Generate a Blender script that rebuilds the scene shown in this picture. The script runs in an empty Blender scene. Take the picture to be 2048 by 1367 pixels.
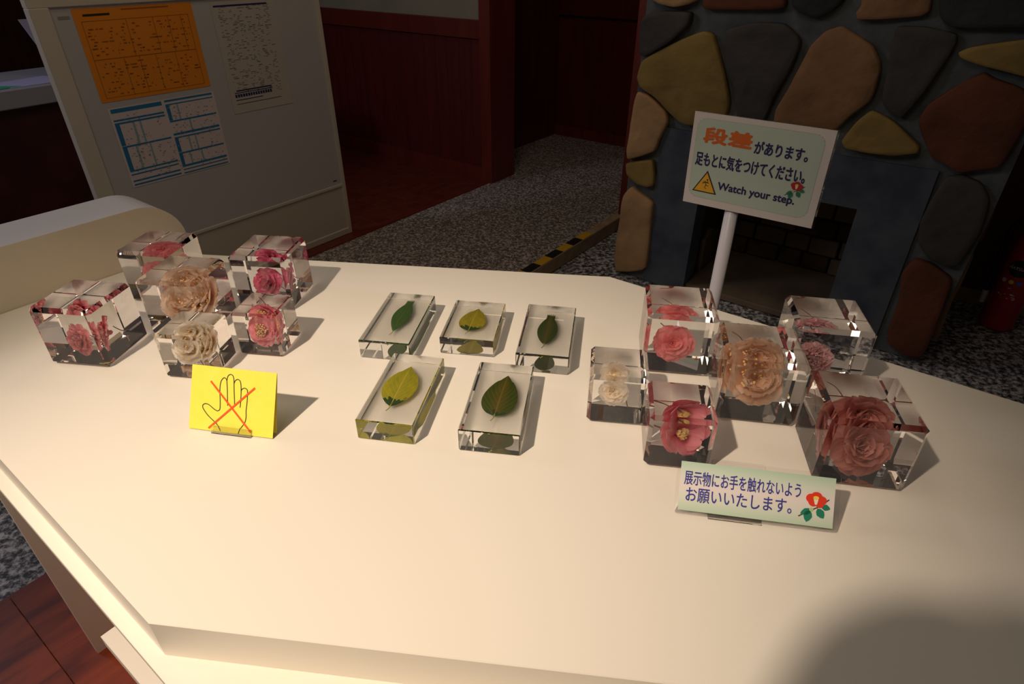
import bpy, bmesh, math, random
from mathutils import Vector, Matrix, noise
R = math.radians
rnd = random.Random(7)
sc = bpy.context.scene
COL = sc.collection

# ------------------------------------------------------------------ camera
cam_d = bpy.data.cameras.new('render_camera'); cam = bpy.data.objects.new('render_camera', cam_d); COL.objects.link(cam)
cam_d.sensor_width = 36.0; cam_d.lens = 36.0 * 1230.0 / 2048.0; cam_d.clip_start = 0.02; cam_d.clip_end = 60
cam.matrix_world = Matrix.Translation((0, 0, 1.37)) @ Matrix((
    (0.99998639, -0.00521777, 0.0), (0.00281822, 0.54011235, -0.84158821), (0.00439121, 0.84157675, 0.5401197))).to_4x4()
sc.camera = cam
# ------------------------------------------------------------------ world, lamps, exposure
w = bpy.data.worlds.new('room_light'); sc.world = w; w.use_nodes = True
bg = w.node_tree.nodes['Background']; bg.inputs[0].default_value = (1.0, 0.86, 0.74, 1); bg.inputs[1].default_value = 0.022
sc.view_settings.view_transform = 'Standard'; sc.view_settings.look = 'None'
sc.view_settings.exposure = 0.0; sc.view_settings.gamma = 1.0; sc.view_settings.use_curve_mapping = False
sc.cycles.sample_clamp_indirect = 30.0
sc.cycles.max_bounces = 14; sc.cycles.transmission_bounces = 14; sc.cycles.glossy_bounces = 10


def lamp(name, typ, loc, energy, color, aim=None, **k):
    l = bpy.data.lights.new(name, typ); l.energy = energy; l.color = color
    for a, b in k.items():
        setattr(l, a, b)
    o = bpy.data.objects.new(name, l); COL.objects.link(o); o.location = loc
    if aim is not None:
        o.rotation_euler = (Vector(aim) - Vector(loc)).to_track_quat('-Z', 'Y').to_euler()
    return o


lamp('ceiling_spotlight', 'SPOT', (-1.22, -0.55, 3.0), 340, (1.0, 0.80, 0.62), (-0.30, 0.58, 0.72),
     spot_size=R(42), spot_blend=1.0, shadow_soft_size=0.045)
lamp('table_soft_fill', 'AREA', (-0.75, 0.55, 2.7), 6.5, (1.0, 0.84, 0.66), (-0.75, 0.55, 0), shape='DISK', size=1.1)  # unseen soft fill, added to lift the shadows on the table
lamp('hall_fill_light', 'AREA', (-0.1, 2.5, 3.0), 4, (1.0, 0.78, 0.55), (-0.1, 2.6, 0), shape='DISK', size=0.6)  # unseen warm light added to brighten walkway, board and left fireplace stones
lamp('cool_side_fill', 'AREA', (-3.6, 1.8, 2.6), 13, (0.84, 0.84, 1.0), (-1.2, 1.3, 0.8), shape='DISK', size=0.8)  # cool fill added from the left for the bluish screen top; no window built

# ------------------------------------------------------------------ room frame: a runs away to the right, b to the right and towards us
TH = R(-36.3)
E1 = Vector((math.sin(-TH), math.cos(TH), 0)); E2 = Vector((math.cos(TH), math.sin(TH), 0))
T = 0.72       # table top
UP = 0.07      # raised floor


def W(a, b, z=0.0):
    return E1 * a + E2 * b + Vector((0, 0, z))


# ------------------------------------------------------------------ materials
def mat(name, color, rough=0.5, metal=0.0, spec=0.5, **k):
    m = bpy.data.materials.new(name); m.use_nodes = True
    p = m.node_tree.nodes['Principled BSDF']
    p.inputs['Base Color'].default_value = (*color, 1); p.inputs['Roughness'].default_value = rough
    p.inputs['Metallic'].default_value = metal; p.inputs['Specular IOR Level'].default_value = spec
    for a, b in k.items():
        p.inputs[a.replace('_', ' ')].default_value = b
    return m


def nodes(m):
    nt = m.node_tree
    return nt, nt.nodes['Principled BSDF'], (lambda t: nt.nodes.new(t)), nt.links.new


def ramp(nt, stops):
    r = nt.nodes.new('ShaderNodeValToRGB')
    while len(r.color_ramp.elements) < len(stops):
        r.color_ramp.elements.new(0.5)
    for e, (p, c) in zip(r.color_ramp.elements, stops):
        e.position = p; e.color = (*c, 1)
    return r


def noisy(name, c1, c2, scale=8, rough=0.6, bump=0.0, detail=5, lo=0.35, hi=0.65, stretch=None, spec=0.5, bscale=None):
    m = mat(name, c1, rough, spec=spec); nt, p, N, L = nodes(m)
    tc = N('ShaderNodeTexCoord'); mp = N('ShaderNodeMapping'); L(tc.outputs['Object'], mp.inputs[0])
    if stretch:
        mp.inputs['Scale'].default_value = stretch
    n = N('ShaderNodeTexNoise'); n.inputs['Scale'].default_value = scale; n.inputs['Detail'].default_value = detail
    L(mp.outputs[0], n.inputs[0]); r = ramp(nt, [(lo, c1), (hi, c2)]); L(n.outputs[0], r.inputs[0]); L(r.outputs[0], p.inputs['Base Color'])
    if bump:
        b = N('ShaderNodeBump'); b.inputs['Strength'].default_value = bump; b.inputs['Distance'].default_value = 0.01
        n2 = N('ShaderNodeTexNoise'); n2.inputs['Scale'].default_value = bscale or scale * 3; n2.inputs['Detail'].default_value = 8
        L(mp.outputs[0], n2.inputs[0]); L(n2.outputs[0], b.inputs['Height']); L(b.outputs[0], p.inputs['Normal'])
    return m


M = {}
M['laminate'] = mat('cream_laminate', (0.84, 0.79, 0.69), 0.42, spec=0.35)
M['edge'] = mat('pale_edge_band', (0.80, 0.76, 0.70), 0.45)
M['edge_cool'] = mat('screen_edge_band', (0.80, 0.78, 0.80), 0.4)
M['screen'] = mat('beige_screen_laminate', (0.86, 0.76, 0.58), 0.35)
M['acrylic'] = mat('clear_acrylic', (1.0, 0.984, 0.988), 0.0, Transmission_Weight=1.0, IOR=1.49)
M['acrylic_clean'] = mat('clear_leaf_acrylic', (1.0, 0.997, 0.99), 0.0, Transmission_Weight=1.0, IOR=1.49)
M['film'] = mat('laminate_film', (0.96, 0.96, 0.96), 0.05, Transmission_Weight=1.0, IOR=1.33)
M['yellow_paper'] = noisy('yellow_paper', (0.92, 0.80, 0.08), (0.95, 0.83, 0.10), 60, 0.7)
M['black_ink'] = mat('black_ink', (0.03, 0.025, 0.01), 0.6)
M['orange_ink'] = mat('orange_red_ink', (0.90, 0.10, 0.01), 0.6)
M['navy_ink'] = mat('navy_ink', (0.045, 0.04, 0.30), 0.6)
M['navy_dark'] = mat('dark_navy_ink', (0.02, 0.022, 0.12), 0.6)
M['orange_print'] = mat('orange_print', (0.80, 0.16, 0.02), 0.6)
M['white_paper'] = mat('white_paper', (0.85, 0.78, 0.73), 0.5)
M['mint'] = mat('mint_paper', (0.62, 0.74, 0.62), 0.5)
M['red_print'] = mat('red_petal_print', (0.80, 0.05, 0.02), 0.5)
M['red_dark_print'] = mat('dark_red_petal_print', (0.50, 0.015, 0.02), 0.5)
M['yellow_print'] = mat('yellow_print', (0.95, 0.72, 0.10), 0.5)
M['cream_print'] = mat('cream_print', (0.92, 0.86, 0.66), 0.5)
M['green_print'] = mat('green_leaf_print', (0.02, 0.22, 0.13), 0.5)
M['lime_print'] = mat('lime_print', (0.45, 0.62, 0.25), 0.5)
M['brown_print'] = mat('brown_twig_print', (0.10, 0.035, 0.02), 0.5)
M['amber'] = mat('amber_warning', (0.95, 0.50, 0.03), 0.5)
M['white_pole'] = mat('white_painted_pole', (0.82, 0.80, 0.85), 0.35)
M['grey_metal'] = mat('grey_metal', (0.35, 0.35, 0.36), 0.35, 0.9)
M['board'] = mat('white_board_skin', (0.60, 0.58, 0.56), 0.35)
M['board_low'] = mat('beige_board_panel', (0.66, 0.58, 0.46), 0.5)
M['frame'] = mat('cream_painted_frame', (0.72, 0.64, 0.52), 0.45)
M['orange_paper'] = mat('orange_paper', (0.95, 0.30, 0.015), 0.7)
M['pale_paper'] = mat('pale_grey_paper', (0.62, 0.56, 0.49), 0.7)
M['sheet_white'] = mat('white_sheet_paper', (0.78, 0.68, 0.66), 0.7)
M['blue_print'] = mat('blue_print', (0.02, 0.20, 0.42), 0.7)
M['pale_blue'] = mat('pale_blue_print', (0.30, 0.45, 0.52), 0.7)
M['grey_print'] = mat('grey_print', (0.34, 0.30, 0.27), 0.7)
M['rust_print'] = mat('rust_print', (0.42, 0.12, 0.01), 0.7)
M['counter_dark'] = noisy('dark_counter_wood', (0.05, 0.010, 0.007), (0.09, 0.018, 0.010), 6, 0.5, stretch=(1, 8, 1))
M['counter_top'] = mat('pale_counter_edge', (0.45, 0.45, 0.50), 0.4)
M['green_paper'] = mat('green_paper', (0.06, 0.42, 0.24), 0.7)
M['lilac_paper'] = mat('lilac_paper', (0.55, 0.55, 0.85), 0.6)
M['plaster'] = noisy('olive_grey_plaster', (0.33, 0.31, 0.22), (0.38, 0.35, 0.26), 5, 0.9)
M['ceil'] = mat('ceiling_paint', (0.3, 0.27, 0.23), 0.9)
M['slate'] = noisy('slate_blue_concrete', (0.062, 0.077, 0.105), (0.115, 0.13, 0.155), 7, 0.8, 0.3)
M['mortar'] = noisy('grey_mortar', (0.10, 0.115, 0.12), (0.165, 0.18, 0.18), 9, 0.9, 0.6, bscale=30)
M['soot'] = noisy('sooty_firebrick', (0.05, 0.035, 0.02), (0.16, 0.095, 0.045), 7, 0.9, 0.4)
M['hearth'] = noisy('hearth_stone', (0.16, 0.12, 0.08), (0.24, 0.17, 0.11), 5, 0.9, 0.4)
M['ext_red'] = mat('extinguisher_red', (0.50, 0.008, 0.012), 0.3, Coat_Weight=0.4)
M['black_rub'] = mat('black_rubber', (0.012, 0.012, 0.012), 0.5)
M['white_mark'] = mat('white_marking', (0.75, 0.72, 0.70), 0.5)
M['blue_mark'] = mat('blue_marking', (0.05, 0.20, 0.75), 0.5)
M['tape_y'] = mat('yellow_tape', (0.80, 0.47, 0.03), 0.5)
M['tape_b'] = mat('black_tape', (0.02, 0.022, 0.02), 0.45)
M['nosing'] = noisy('beige_stone_nosing', (0.40, 0.28, 0.17), (0.50, 0.36, 0.22), 12, 0.7)
M['jacket'] = noisy('dark_jacket_cloth', (0.03, 0.03, 0.04), (0.05, 0.05, 0.06), 30, 0.9)
M['skin'] = mat('skin', (0.62, 0.40, 0.28), 0.5)
M['hair'] = mat('black_hair', (0.02, 0.015, 0.012), 0.5)
M['cam_black'] = mat('camera_black', (0.02, 0.02, 0.022), 0.4)
M['lens_glass'] = mat('lens_glass', (0.05, 0.03, 0.08), 0.03)
M['twig'] = mat('brown_stalk', (0.16, 0.08, 0.03), 0.6)
M['gold_tag'] = mat('gold_tag', (0.62, 0.45, 0.12), 0.4)
M['stamen'] = mat('yellow_anther', (0.78, 0.52, 0.20), 0.7)
M['stamen_pale'] = mat('pale_filament', (0.88, 0.62, 0.50), 0.6)


def granite(name, k=1.0, warm=0.0, sc_=95, soft=0.0):
    m = mat(name, (0.3, 0.3, 0.3), 0.55); nt, p, N, L = nodes(m)
    tc = N('ShaderNodeTexCoord'); v = N('ShaderNodeTexNoise'); v.inputs['Scale'].default_value = sc_; v.inputs['Detail'].default_value = 3
    v.inputs['Roughness'].default_value = 0.75
    L(tc.outputs['Object'], v.inputs[0])
    r = ramp(nt, [(0.40, ((0.035 + soft) * k, (0.035 + soft) * k, (0.04 + soft * .8) * k)), (0.475, (0.16 * k, (0.155 - warm * .2) * k, (0.155 - warm * .4) * k)),
                  (0.53, (0.33 * k, (0.32 - warm) * k, (0.33 - warm * 1.6) * k)), (0.62, (0.62 * k, (0.60 - warm) * k, (0.60 - 2 * warm) * k))])
    L(v.outputs[0], r.inputs[0]); L(r.outputs[0], p.inputs['Base Color'])
    return m


M['granite'] = granite('grey_speckled_granite', 1.25, 0.0, 48)
M['granite_up'] = granite('warm_speckled_granite', 1.35, 0.05, 80, 0.05)


def wood(name, c1, c2, stretch, rough=0.35, scale=5):
    m = mat(name, c1, rough); nt, p, N, L = nodes(m)
    tc = N('ShaderNodeTexCoord'); oi = N('ShaderNodeObjectInfo'); mp = N('ShaderNodeMapping'); mp.inputs['Scale'].default_value = stretch
    ad = N('ShaderNodeVectorMath'); ad.operation = 'ADD'
    cm = N('ShaderNodeCombineXYZ'); mu = N('ShaderNodeMath'); mu.operation = 'MULTIPLY'; mu.inputs[1].default_value = 37.0
    L(oi.outputs['Random'], mu.inputs[0]); L(mu.outputs[0], cm.inputs[0]); L(mu.outputs[0], cm.inputs[1])
    L(tc.outputs['Object'], mp.inputs[0]); L(mp.outputs[0], ad.inputs[0]); L(cm.outputs[0], ad.inputs[1])
    n = N('ShaderNodeTexNoise'); n.inputs['Scale'].default_value = scale; n.inputs['Detail'].default_value = 6; n.inputs['Distortion'].default_value = 1.2
    L(ad.outputs[0], n.inputs[0]); r = ramp(nt, [(0.32, c1), (0.68, c2)]); L(n.outputs[0], r.inputs[0])
    L(r.outputs[0], p.inputs['Base Color'])
    return m


M['plank'] = wood('red_brown_floor_wood', (0.12, 0.014, 0.003), (0.33, 0.055, 0.011), (7, 1, 1), 0.5, 2.5)
M['plank_dark'] = wood('dark_red_floor_wood', (0.12, 0.018, 0.008), (0.20, 0.036, 0.013), (7, 1, 1), 0.4, 2.5)
M['panel_wood'] = wood('dark_red_panel_wood', (0.10, 0.009, 0.004), (0.15, 0.014, 0.006), (5, 5, 0.6), 0.5, 2)
M['rail_wood'] = wood('dark_red_rail_wood', (0.15, 0.018, 0.009), (0.21, 0.027, 0.012), (5, 5, 0.6), 0.45, 2)


def stone(name, c):
    return noisy(name, tuple(v * 0.78 for v in c), tuple(min(1, v * 1.2) for v in c), 5, 0.85, 0.9, detail=8, lo=0.3, hi=0.7, bscale=14)


ST = {'tan': stone('tan_stone', (0.36, 0.19, 0.085)), 'olive': stone('ochre_stone', (0.33, 0.22, 0.06)),
      'dark': stone('dark_grey_stone', (0.075, 0.066, 0.058)), 'black': stone('black_stone', (0.040, 0.040, 0.042)),
      'red': stone('red_brown_stone', (0.16, 0.048, 0.021)), 'pale': stone('pale_tan_stone', (0.56, 0.33, 0.15))}


# ------------------------------------------------------------------ builders
def tag(o, label=None, cat=None, group=None, kind=None):
    if label: o['label'] = label
    if cat: o['category'] = cat
    if group: o['group'] = group
    if kind: o['kind'] = kind
    return o


def empty(name, loc=(0, 0, 0), rz=0.0, parent=None):
    o = bpy.data.objects.new(name, None); COL.objects.link(o); o.location = loc; o.rotation_euler = (0, 0, rz)
    o.empty_display_size = 0.05
    if parent is not None: o.parent = parent
    return o


def link(name, me, m=None, parent=None, loc=None, rot=None, smooth=False):
    o = bpy.data.objects.new(name, me); COL.objects.link(o)
    if m is not None and not me.materials:
        for x in (m if isinstance(m, (list, tuple)) else [m]): me.materials.append(x)
    if parent is not None: o.parent = parent
    if loc is not None: o.location = loc
    if rot is not None: o.rotation_euler = rot
    if smooth:
        for f in me.polygons: f.use_smooth = True
    return o


def from_bm(name, bm, m=None, parent=None, loc=None, rot=None, smooth=False):
    me = bpy.data.meshes.new(name); bmesh.ops.recalc_face_normals(bm, faces=bm.faces[:]); bm.to_mesh(me); bm.free()
    return link(name, me, m, parent, loc, rot, smooth)


def add_box(bm, lo, hi, bev=0.0, seg=1, mi=0, vert_only=False):
    x0, y0, z0 = lo; x1, y1, z1 = hi
    vs = [bm.verts.new(p) for p in ((x0, y0, z0), (x1, y0, z0), (x1, y1, z0), (x0, y1, z0), (x0, y0, z1), (x1, y0, z1), (x1, y1, z1), (x0, y1, z1))]
    fs = [bm.faces.new([vs[i] for i in q]) for q in ((0, 3, 2, 1), (4, 5, 6, 7), (0, 1, 5, 4), (1, 2, 6, 5), (2, 3, 7, 6), (3, 0, 4, 7))]
    for f in fs: f.material_index = mi
    if bev:
        es = {e for f in fs for e in f.edges}
        bmesh.ops.bevel(bm, geom=list(es), offset=bev, segments=seg, profile=0.5, affect='EDGES')
    return vs


def box(name, lo, hi, m, parent=None, bev=0.0, seg=1, loc=None, rot=None):
    bm = bmesh.new(); add_box(bm, lo, hi, bev, seg); return from_bm(name, bm, m, parent, loc, rot)


def prism_bm(bm, pts, d0, d1, fn, mi=0, bev=0.0, seg=1):
    """pts 2-D outline, extruded from d0 to d1; fn(u, v, d) -> xyz"""
    n = len(pts)
    A = [bm.verts.new(fn(u, v, d0)) for u, v in pts]; B = [bm.verts.new(fn(u, v, d1)) for u, v in pts]
    fs = [bm.faces.new(A), bm.faces.new(list(reversed(B)))]
    for i in range(n):
        fs.append(bm.faces.new((A[i], B[i], B[(i + 1) % n], A[(i + 1) % n])))
    for f in fs: f.material_index = mi
    if bev:
        es = list({e for e in fs[1].edges})
        bmesh.ops.bevel(bm, geom=es, offset=bev, segments=seg, profile=0.6, affect='EDGES')
    return fs


def prism(name, pts, d0, d1, fn, m, parent=None, bev=0.0, seg=1, smooth=False):
    bm = bmesh.new(); prism_bm(bm, pts, d0, d1, fn, 0, bev, seg); return from_bm(name, bm, m, parent, smooth=smooth)


def tube_bm(bm, path, r, n=8, mi=0, caps=True, r1=None):
    path = [Vector(p) for p in path]; rings = []
    N_ = len(path)
    for i, p in enumerate(path):
        d = (path[min(i + 1, N_ - 1)] - path[max(i - 1, 0)]).normalized()
        up = Vector((0, 0, 1)) if abs(d.z) < 0.9 else Vector((1, 0, 0))
        u = d.cross(up).normalized(); v = d.cross(u)
        rr = r if r1 is None else r + (r1 - r) * i / (N_ - 1)
        rings.append([bm.verts.new(p + (u * math.cos(2 * math.pi * k / n) + v * math.sin(2 * math.pi * k / n)) * rr) for k in range(n)])
    for a, b in zip(rings, rings[1:]):
        for k in range(n):
            f = bm.faces.new((a[k], a[(k + 1) % n], b[(k + 1) % n], b[k])); f.material_index = mi
    if caps:
        bm.faces.new(rings[0]).material_index = mi; bm.faces.new(list(reversed(rings[-1]))).material_index = mi


def lathe_bm(bm, prof, n=32, mi=0):
    rings = []
    for r, z in prof:
        rings.append([bm.verts.new((max(r, 1e-5) * math.cos(2 * math.pi * k / n), max(r, 1e-5) * math.sin(2 * math.pi * k / n), z)) for k in range(n)])
    for a, b in zip(rings, rings[1:]):
        for k in range(n):
            bm.faces.new((a[k], a[(k + 1) % n], b[(k + 1) % n], b[k])).material_index = mi
    bm.faces.new(rings[0]).material_index = mi; bm.faces.new(rings[-1]).material_index = mi


def text_geo(s, bold=0.0, res=4, shear=0.0):
    cu = bpy.data.curves.new('txt', 'FONT'); cu.body = s; cu.size = 1.0; cu.offset = bold; cu.resolution_u = res; cu.shear = shear
    o = bpy.data.objects.new('txt', cu); COL.objects.link(o)
    dg = bpy.context.evaluated_depsgraph_get(); dg.update()
    me = bpy.data.meshes.new_from_object(o.evaluated_get(dg))
    vs = [tuple(v.co) for v in me.vertices]; fs = [tuple(p.vertices) for p in me.polygons]
    bpy.data.objects.remove(o); bpy.data.curves.remove(cu); bpy.data.meshes.remove(me)
    return vs, fs


def lettering(s, x0, x1, z0, z1, y, m, parent, bold=0.0, name='lettering', slant=0.0, fn=None, shear=0.0):
    """printed text fitted to a box; bold = stroke thickening in metres (stacked, slightly shifted copies)"""
    vs, fs = text_geo(s, 0.0, shear=shear)
    xs = [v[0] for v in vs]; ys = [v[1] for v in vs]
    ax, bx, ay, by = min(xs), max(xs), min(ys), max(ys)
    x0 += bold; x1 -= bold; z0 += bold; z1 -= bold
    out = []; faces = []
    sh = [(0, 0)] if not bold else [(0, 0)] + [(bold * math.cos(k * math.pi / 4), bold * math.sin(k * math.pi / 4)) for k in range(8)]
    for k, (dx, dz) in enumerate(sh):
        n0 = len(out)
        for v in vs:
            u = x0 + dx + (v[0] - ax) / (bx - ax) * (x1 - x0); q = z0 + dz + (v[1] - ay) / (by - ay) * (z1 - z0)
            out.append(fn(u, q) if fn else (u, y - k * 0.00002, q))
        faces += [tuple(i + n0 for i in f) for f in fs]
    me = bpy.data.meshes.new(name); me.from_pydata(out, [], faces); me.update()
    return link(name, me, m, parent)


def flat(name, polys, y, m, parent, th=0.0003):
    """thin printed patches on a sheet in the XZ plane, facing -Y"""
    bm = bmesh.new()
    for pl in polys:
        bm.faces.new([bm.verts.new((u, y, v)) for u, v in pl])
    return from_bm(name, bm, m, parent)


def rect(x0, x1, z0, z1): return [(x0, z0), (x1, z0), (x1, z1), (x0, z1)]


def spline(pts, k=6, closed=False):
    n = len(pts); out = []
    g = (lambda i: pts[i % n]) if closed else (lambda i: pts[max(0, min(n - 1, i))])
    for i in range(n if closed else n - 1):
        p0, p1, p2, p3 = g(i - 1), g(i), g(i + 1), g(i + 2)
        for j in range(k):
            t = j / k
            out.append(tuple(0.5 * (2 * p1[c] + (p2[c] - p0[c]) * t + (2 * p0[c] - 5 * p1[c] + 4 * p2[c] - p3[c]) * t * t + (3 * p1[c] - p0[c] - 3 * p2[c] + p3[c]) * t ** 3) for c in range(len(p1))))
    if not closed: out.append(tuple(pts[-1]))
    return out


def stroke(bm, pts, wdt, y, closed=False):
    n = len(pts); L_, R_ = [], []
    for i, p in enumerate(pts):
        a = pts[(i - 1) % n] if closed else pts[max(0, i - 1)]; b = pts[(i + 1) % n] if closed else pts[min(n - 1, i + 1)]
        dx, dz = b[0] - a[0], b[1] - a[1]; l = math.hypot(dx, dz) or 1; nx, nz = -dz / l * wdt / 2, dx / l * wdt / 2
        L_.append(bm.verts.new((p[0] + nx, y, p[1] + nz))); R_.append(bm.verts.new((p[0] - nx, y, p[1] - nz)))
    for i in range(n if closed else n - 1):
        j = (i + 1) % n; bm.faces.new((L_[i], L_[j], R_[j], R_[i]))


def plane_frame(name, P0, yaw, tilt, parent=None):
    """Empty whose local X runs along the sheet, Z up the sheet (leaning back by tilt)"""
    o = empty(name, P0, 0, parent); o.rotation_euler = (-tilt, 0, yaw); return o


# ================================================================== STRUCTURE
def quad_floor(name, pts, z, th, m, sub='structure'):
    bm = bmesh.new(); prism_bm(bm, pts, z - th, z, lambda a, b, d: W(a, b, d)); o = from_bm(name, bm, m); o['kind'] = 'structure'; return o


quad_floor('floor', [(-3.5, -6.5), (-3.5, 3.2), (3.6, 3.2), (3.6, -6.5)], -0.004, 0.05, M['granite'])
# raised granite walkway
quad_floor('floor_walkway', [(0.95, -2.47), (0.95, -1.54), (3.26, -1.54), (3.26, -1.45), (4.6, -1.45), (4.6, -2.87), (3.33, -2.87), (3.33, -2.47)], UP, UP + 0.003, M['granite_up'])
# lower wood floor laid as planks
lf = empty('floor_planks'); tag(lf, kind='structure')
pb = bmesh.new(); add_box(pb, (-2.42, -2.0, -0.02), (0.55, 1.1, 0.0), 0.0012)
k = 0
for a0 in [0.021 + 0.17 * i for i in range(-9, 5)]:
    o = box('plank', (0, 0, 0), (1.9, 0.169, 0.012), M['plank'], lf, 0.0008, 1)
    o.location = W(a0, -1.566, -0.006); o.rotation_euler = (0, 0, TH); k += 1
pb.free()
# raised wood floor behind the walkway
quad_floor('floor_raised_base', [(0.3, -6.4), (0.3, -2.478), (3.1, -2.478), (3.1, -6.4)], UP - 0.012, 0.06, M['plank_dark'])
rf = empty('floor_raised_planks'); tag(rf, kind='structure')
for i in range(30):
    a0 = 0.3 + i * 0.0935
    o = box('plank', (0, 0, 0), (3.9, 0.0925, 0.0115), M['plank_dark'], rf, 0.0008, 1)
    o.location = W(a0, -6.38, UP - 0.0118); o.rotation_euler = (0, 0, TH)
# trim strip between wood and granite
bm = bmesh.new(); prism_bm(bm, [(0.95, -2.48), (0.95, -2.462), (3.09, -2.462), (3.09, -2.48)], 0.0, UP + 0.006, lambda a, b, d: W(a, b, d))
from_bm('trim_1', bm, M['rail_wood'])['kind'] = 'structure'
# stone nosing of the step, with hazard tape pieces
ns = empty('trim_2'); tag(ns, kind='structure')
bm = bmesh.new(); prism_bm(bm, [(0.95, -1.54), (0.95, -1.488), (3.2, -1.488), (3.2, -1.54)], 0.0, UP + 0.002, lambda a, b, d: W(a, b, d), bev=0.003)
from_bm('step_nosing', bm, M['nosing'], ns)
cuts = [1.95, 2.055, 2.162, 2.265, 2.366, 2.466, 2.56, 2.656, 2.754]
for i, (c0, c1) in enumerate(zip(cuts, cuts[1:])):
    bm = bmesh.new(); prism_bm(bm, [(c0, -1.539), (c0, -1.491), (c1, -1.491), (c1, -1.539)], UP + 0.002, UP + 0.0035, lambda a, b, d: W(a, b, d))
    o = from_bm('hazard_tape', bm, M['tape_y'] if i % 2 == 1 else M['tape_b'], ns)
    o['label'] = ('yellow' if i % 2 == 1 else 'black') + ' piece of hazard tape'


def wall_face(name, a0, b0, a1, b1, z0, z1, m, th=0.06, parent=None, side=1):
    """upright slab whose seen face runs (a0,b0)->(a1,b1); thickness goes to the left of that direction"""
    d = Vector((b1 - b0, a1 - a0)); l = d.length; d /= l; n = Vector((-d.y, d.x)) * th * side
    pts = [(a0, b0), (a1, b1), (a1 + n.y, b1 + n.x), (a0 + n.y, b0 + n.x)]
    bm = bmesh.new(); prism_bm(bm, pts, z0, z1, lambda a, b, d_: W(a, b, d_)); o = from_bm(name, bm, m, parent)
    if parent is None: o['kind'] = 'structure'
    return o


H = 3.2
# back wall of the room on the left: plaster above, wainscot of upright boards below
wl = empty('wall_back'); tag(wl, kind='structure')
wall_face('plaster', 3.13, -6.4, 3.13, -2.55, 0, H, M['plaster'], parent=wl)
for i in range(26):
    b0 = -5.05 + i * 0.098
    bm = bmesh.new(); prism_bm(bm, [(3.112, b0), (3.112, b0 + 0.096), (3.13, b0 + 0.096), (3.13, b0)], UP, 0.93, lambda a, b, d: W(a, b, d), bev=0)
    from_bm('board', bm, M['panel_wood'], wl)
wall_face('chair_rail', 3.095, -5.05, 3.095, -2.5, 0.915, 1.012, M['rail_wood'], 0.035, wl)
wall_face('skirting', 3.095, -5.05, 3.095, -2.5, UP, 0.155, M['rail_wood'], 0.03, wl)
# door post and hall recess
wall_face('trim_3', 3.09, -2.52, 3.09, -2.44, UP, H, M['rail_wood'], 0.245)
wall_face('wall_hall_left', 3.335, -2.87, 4.4, -2.87, UP, H, M['panel_wood'], 0.06, side=-1)
wall_face('wall_hall_stub', 3.34, -2.87, 3.34, -2.5, UP, H, M['panel_wood'], 0.04)
we = empty('wall_hall_end'); tag(we, kind='structure')
wall_face('panel', 4.41, -2.87, 4.41, -1.2, UP, 0.925, M['panel_wood'], 0.05, we)
wall_face('panel', 4.41, -2.87, 4.41, -1.2, 0.945, H, M['panel_wood'], 0.05, we)
wall_face('groove_backing', 4.43, -2.87, 4.43, -1.2, 0.92, 0.95, M['counter_dark'], 0.02, we)
wall_face('skirting', 4.40, -2.87, 4.40, -1.2, UP, 0.15, M['rail_wood'], 0.015, we)
wall_face('trim_4', 4.395, -2.866, 4.395, -2.84, UP, H, M['counter_dark'], 0.012)
wall_face('trim_5', 3.10, -1.52, 3.10, -1.44, 0.0, H, M['rail_wood'], 0.2)
wall_face('wall_right_back', 3.27, -1.44, 3.27, 3.2, 0, H, M['panel_wood'], 0.06)
wall_face('baseboard_right', 3.25, -1.44, 3.25, 3.2, 0, 0.062, M['nosing'], 0.02)
wall_face('wall_left', -3.0, -6.3, 3.2, -6.3, 0, H, M['counter_dark'], 0.06, side=-1)

# ================================================================== FIREPLACE
fp = empty('fireplace', W(2.57, -1.24, 0), TH)
tag(fp, 'rustic fireplace of big irregular stones with slate blue concrete surround and black firebox', 'fireplace')
XZ = lambda u, v, d: (u, d, v)
ow0, ow1, oh = 0.36, 0.97, 0.545
bm = bmesh.new()
prism_bm(bm, [(0.012, 0), (0.155, 0), (0.155, 0.725), (1.175, 0.725), (1.175, 0), (1.345, 0), (1.37, 0.6), (1.375, 2.6), (0.012, 2.6)], 0.0, 0.12, XZ)
add_box(bm, (0.012, 0.12, 0), (0.20, 0.66, 2.6)); add_box(bm, (1.14, 0.12, 0), (1.345, 0.66, 2.6)); add_box(bm, (0.2, 0.12, 0.70), (1.14, 0.66, 2.6))
from_bm('mortar_body', bm, M['mortar'], fp)
bm = bmesh.new()
prism_bm(bm, [(0.155, 0), (ow0, 0), (ow0, oh), (ow1, oh), (ow1, 0), (1.178, 0), (1.178, 0.728), (0.152, 0.728)], -0.012, 0.10, XZ)
from_bm('surround', bm, M['slate'], fp)
bm = bmesh.new(); add_box(bm, (0.20, 0.56, 0), (1.14, 0.60, 0.70)); add_box(bm, (0.20, 0.10, 0), (0.34, 0.56, 0.70)); add_box(bm, (0.99, 0.10, 0), (1.14, 0.56, 0.70))
add_box(bm, (0.34, 0.10, 0.60), (0.99, 0.56, 0.70)); from_bm('firebox', bm, M['soot'], fp)
box('hearth_slab', (0.34, 0.02, 0.0), (0.99, 0.56, 0.03), M['hearth'], fp, 0.004)
r2 = random.Random(3)
for row in range(6):
    x = 0.345 + (0.03 if row % 2 else 0)
    while x < 0.95:
        L_ = min(r2.uniform(0.11, 0.19), 0.985 - x)
        box('firebrick', (x, 0.515 + r2.uniform(-.008, .008), 0.035 + row * 0.088), (x + L_ - 0.008, 0.57, 0.035 + row * 0.088 + 0.08), M['soot'] if r2.random() < .5 else M['hearth'], fp, 0.006)
        x += L_
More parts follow.
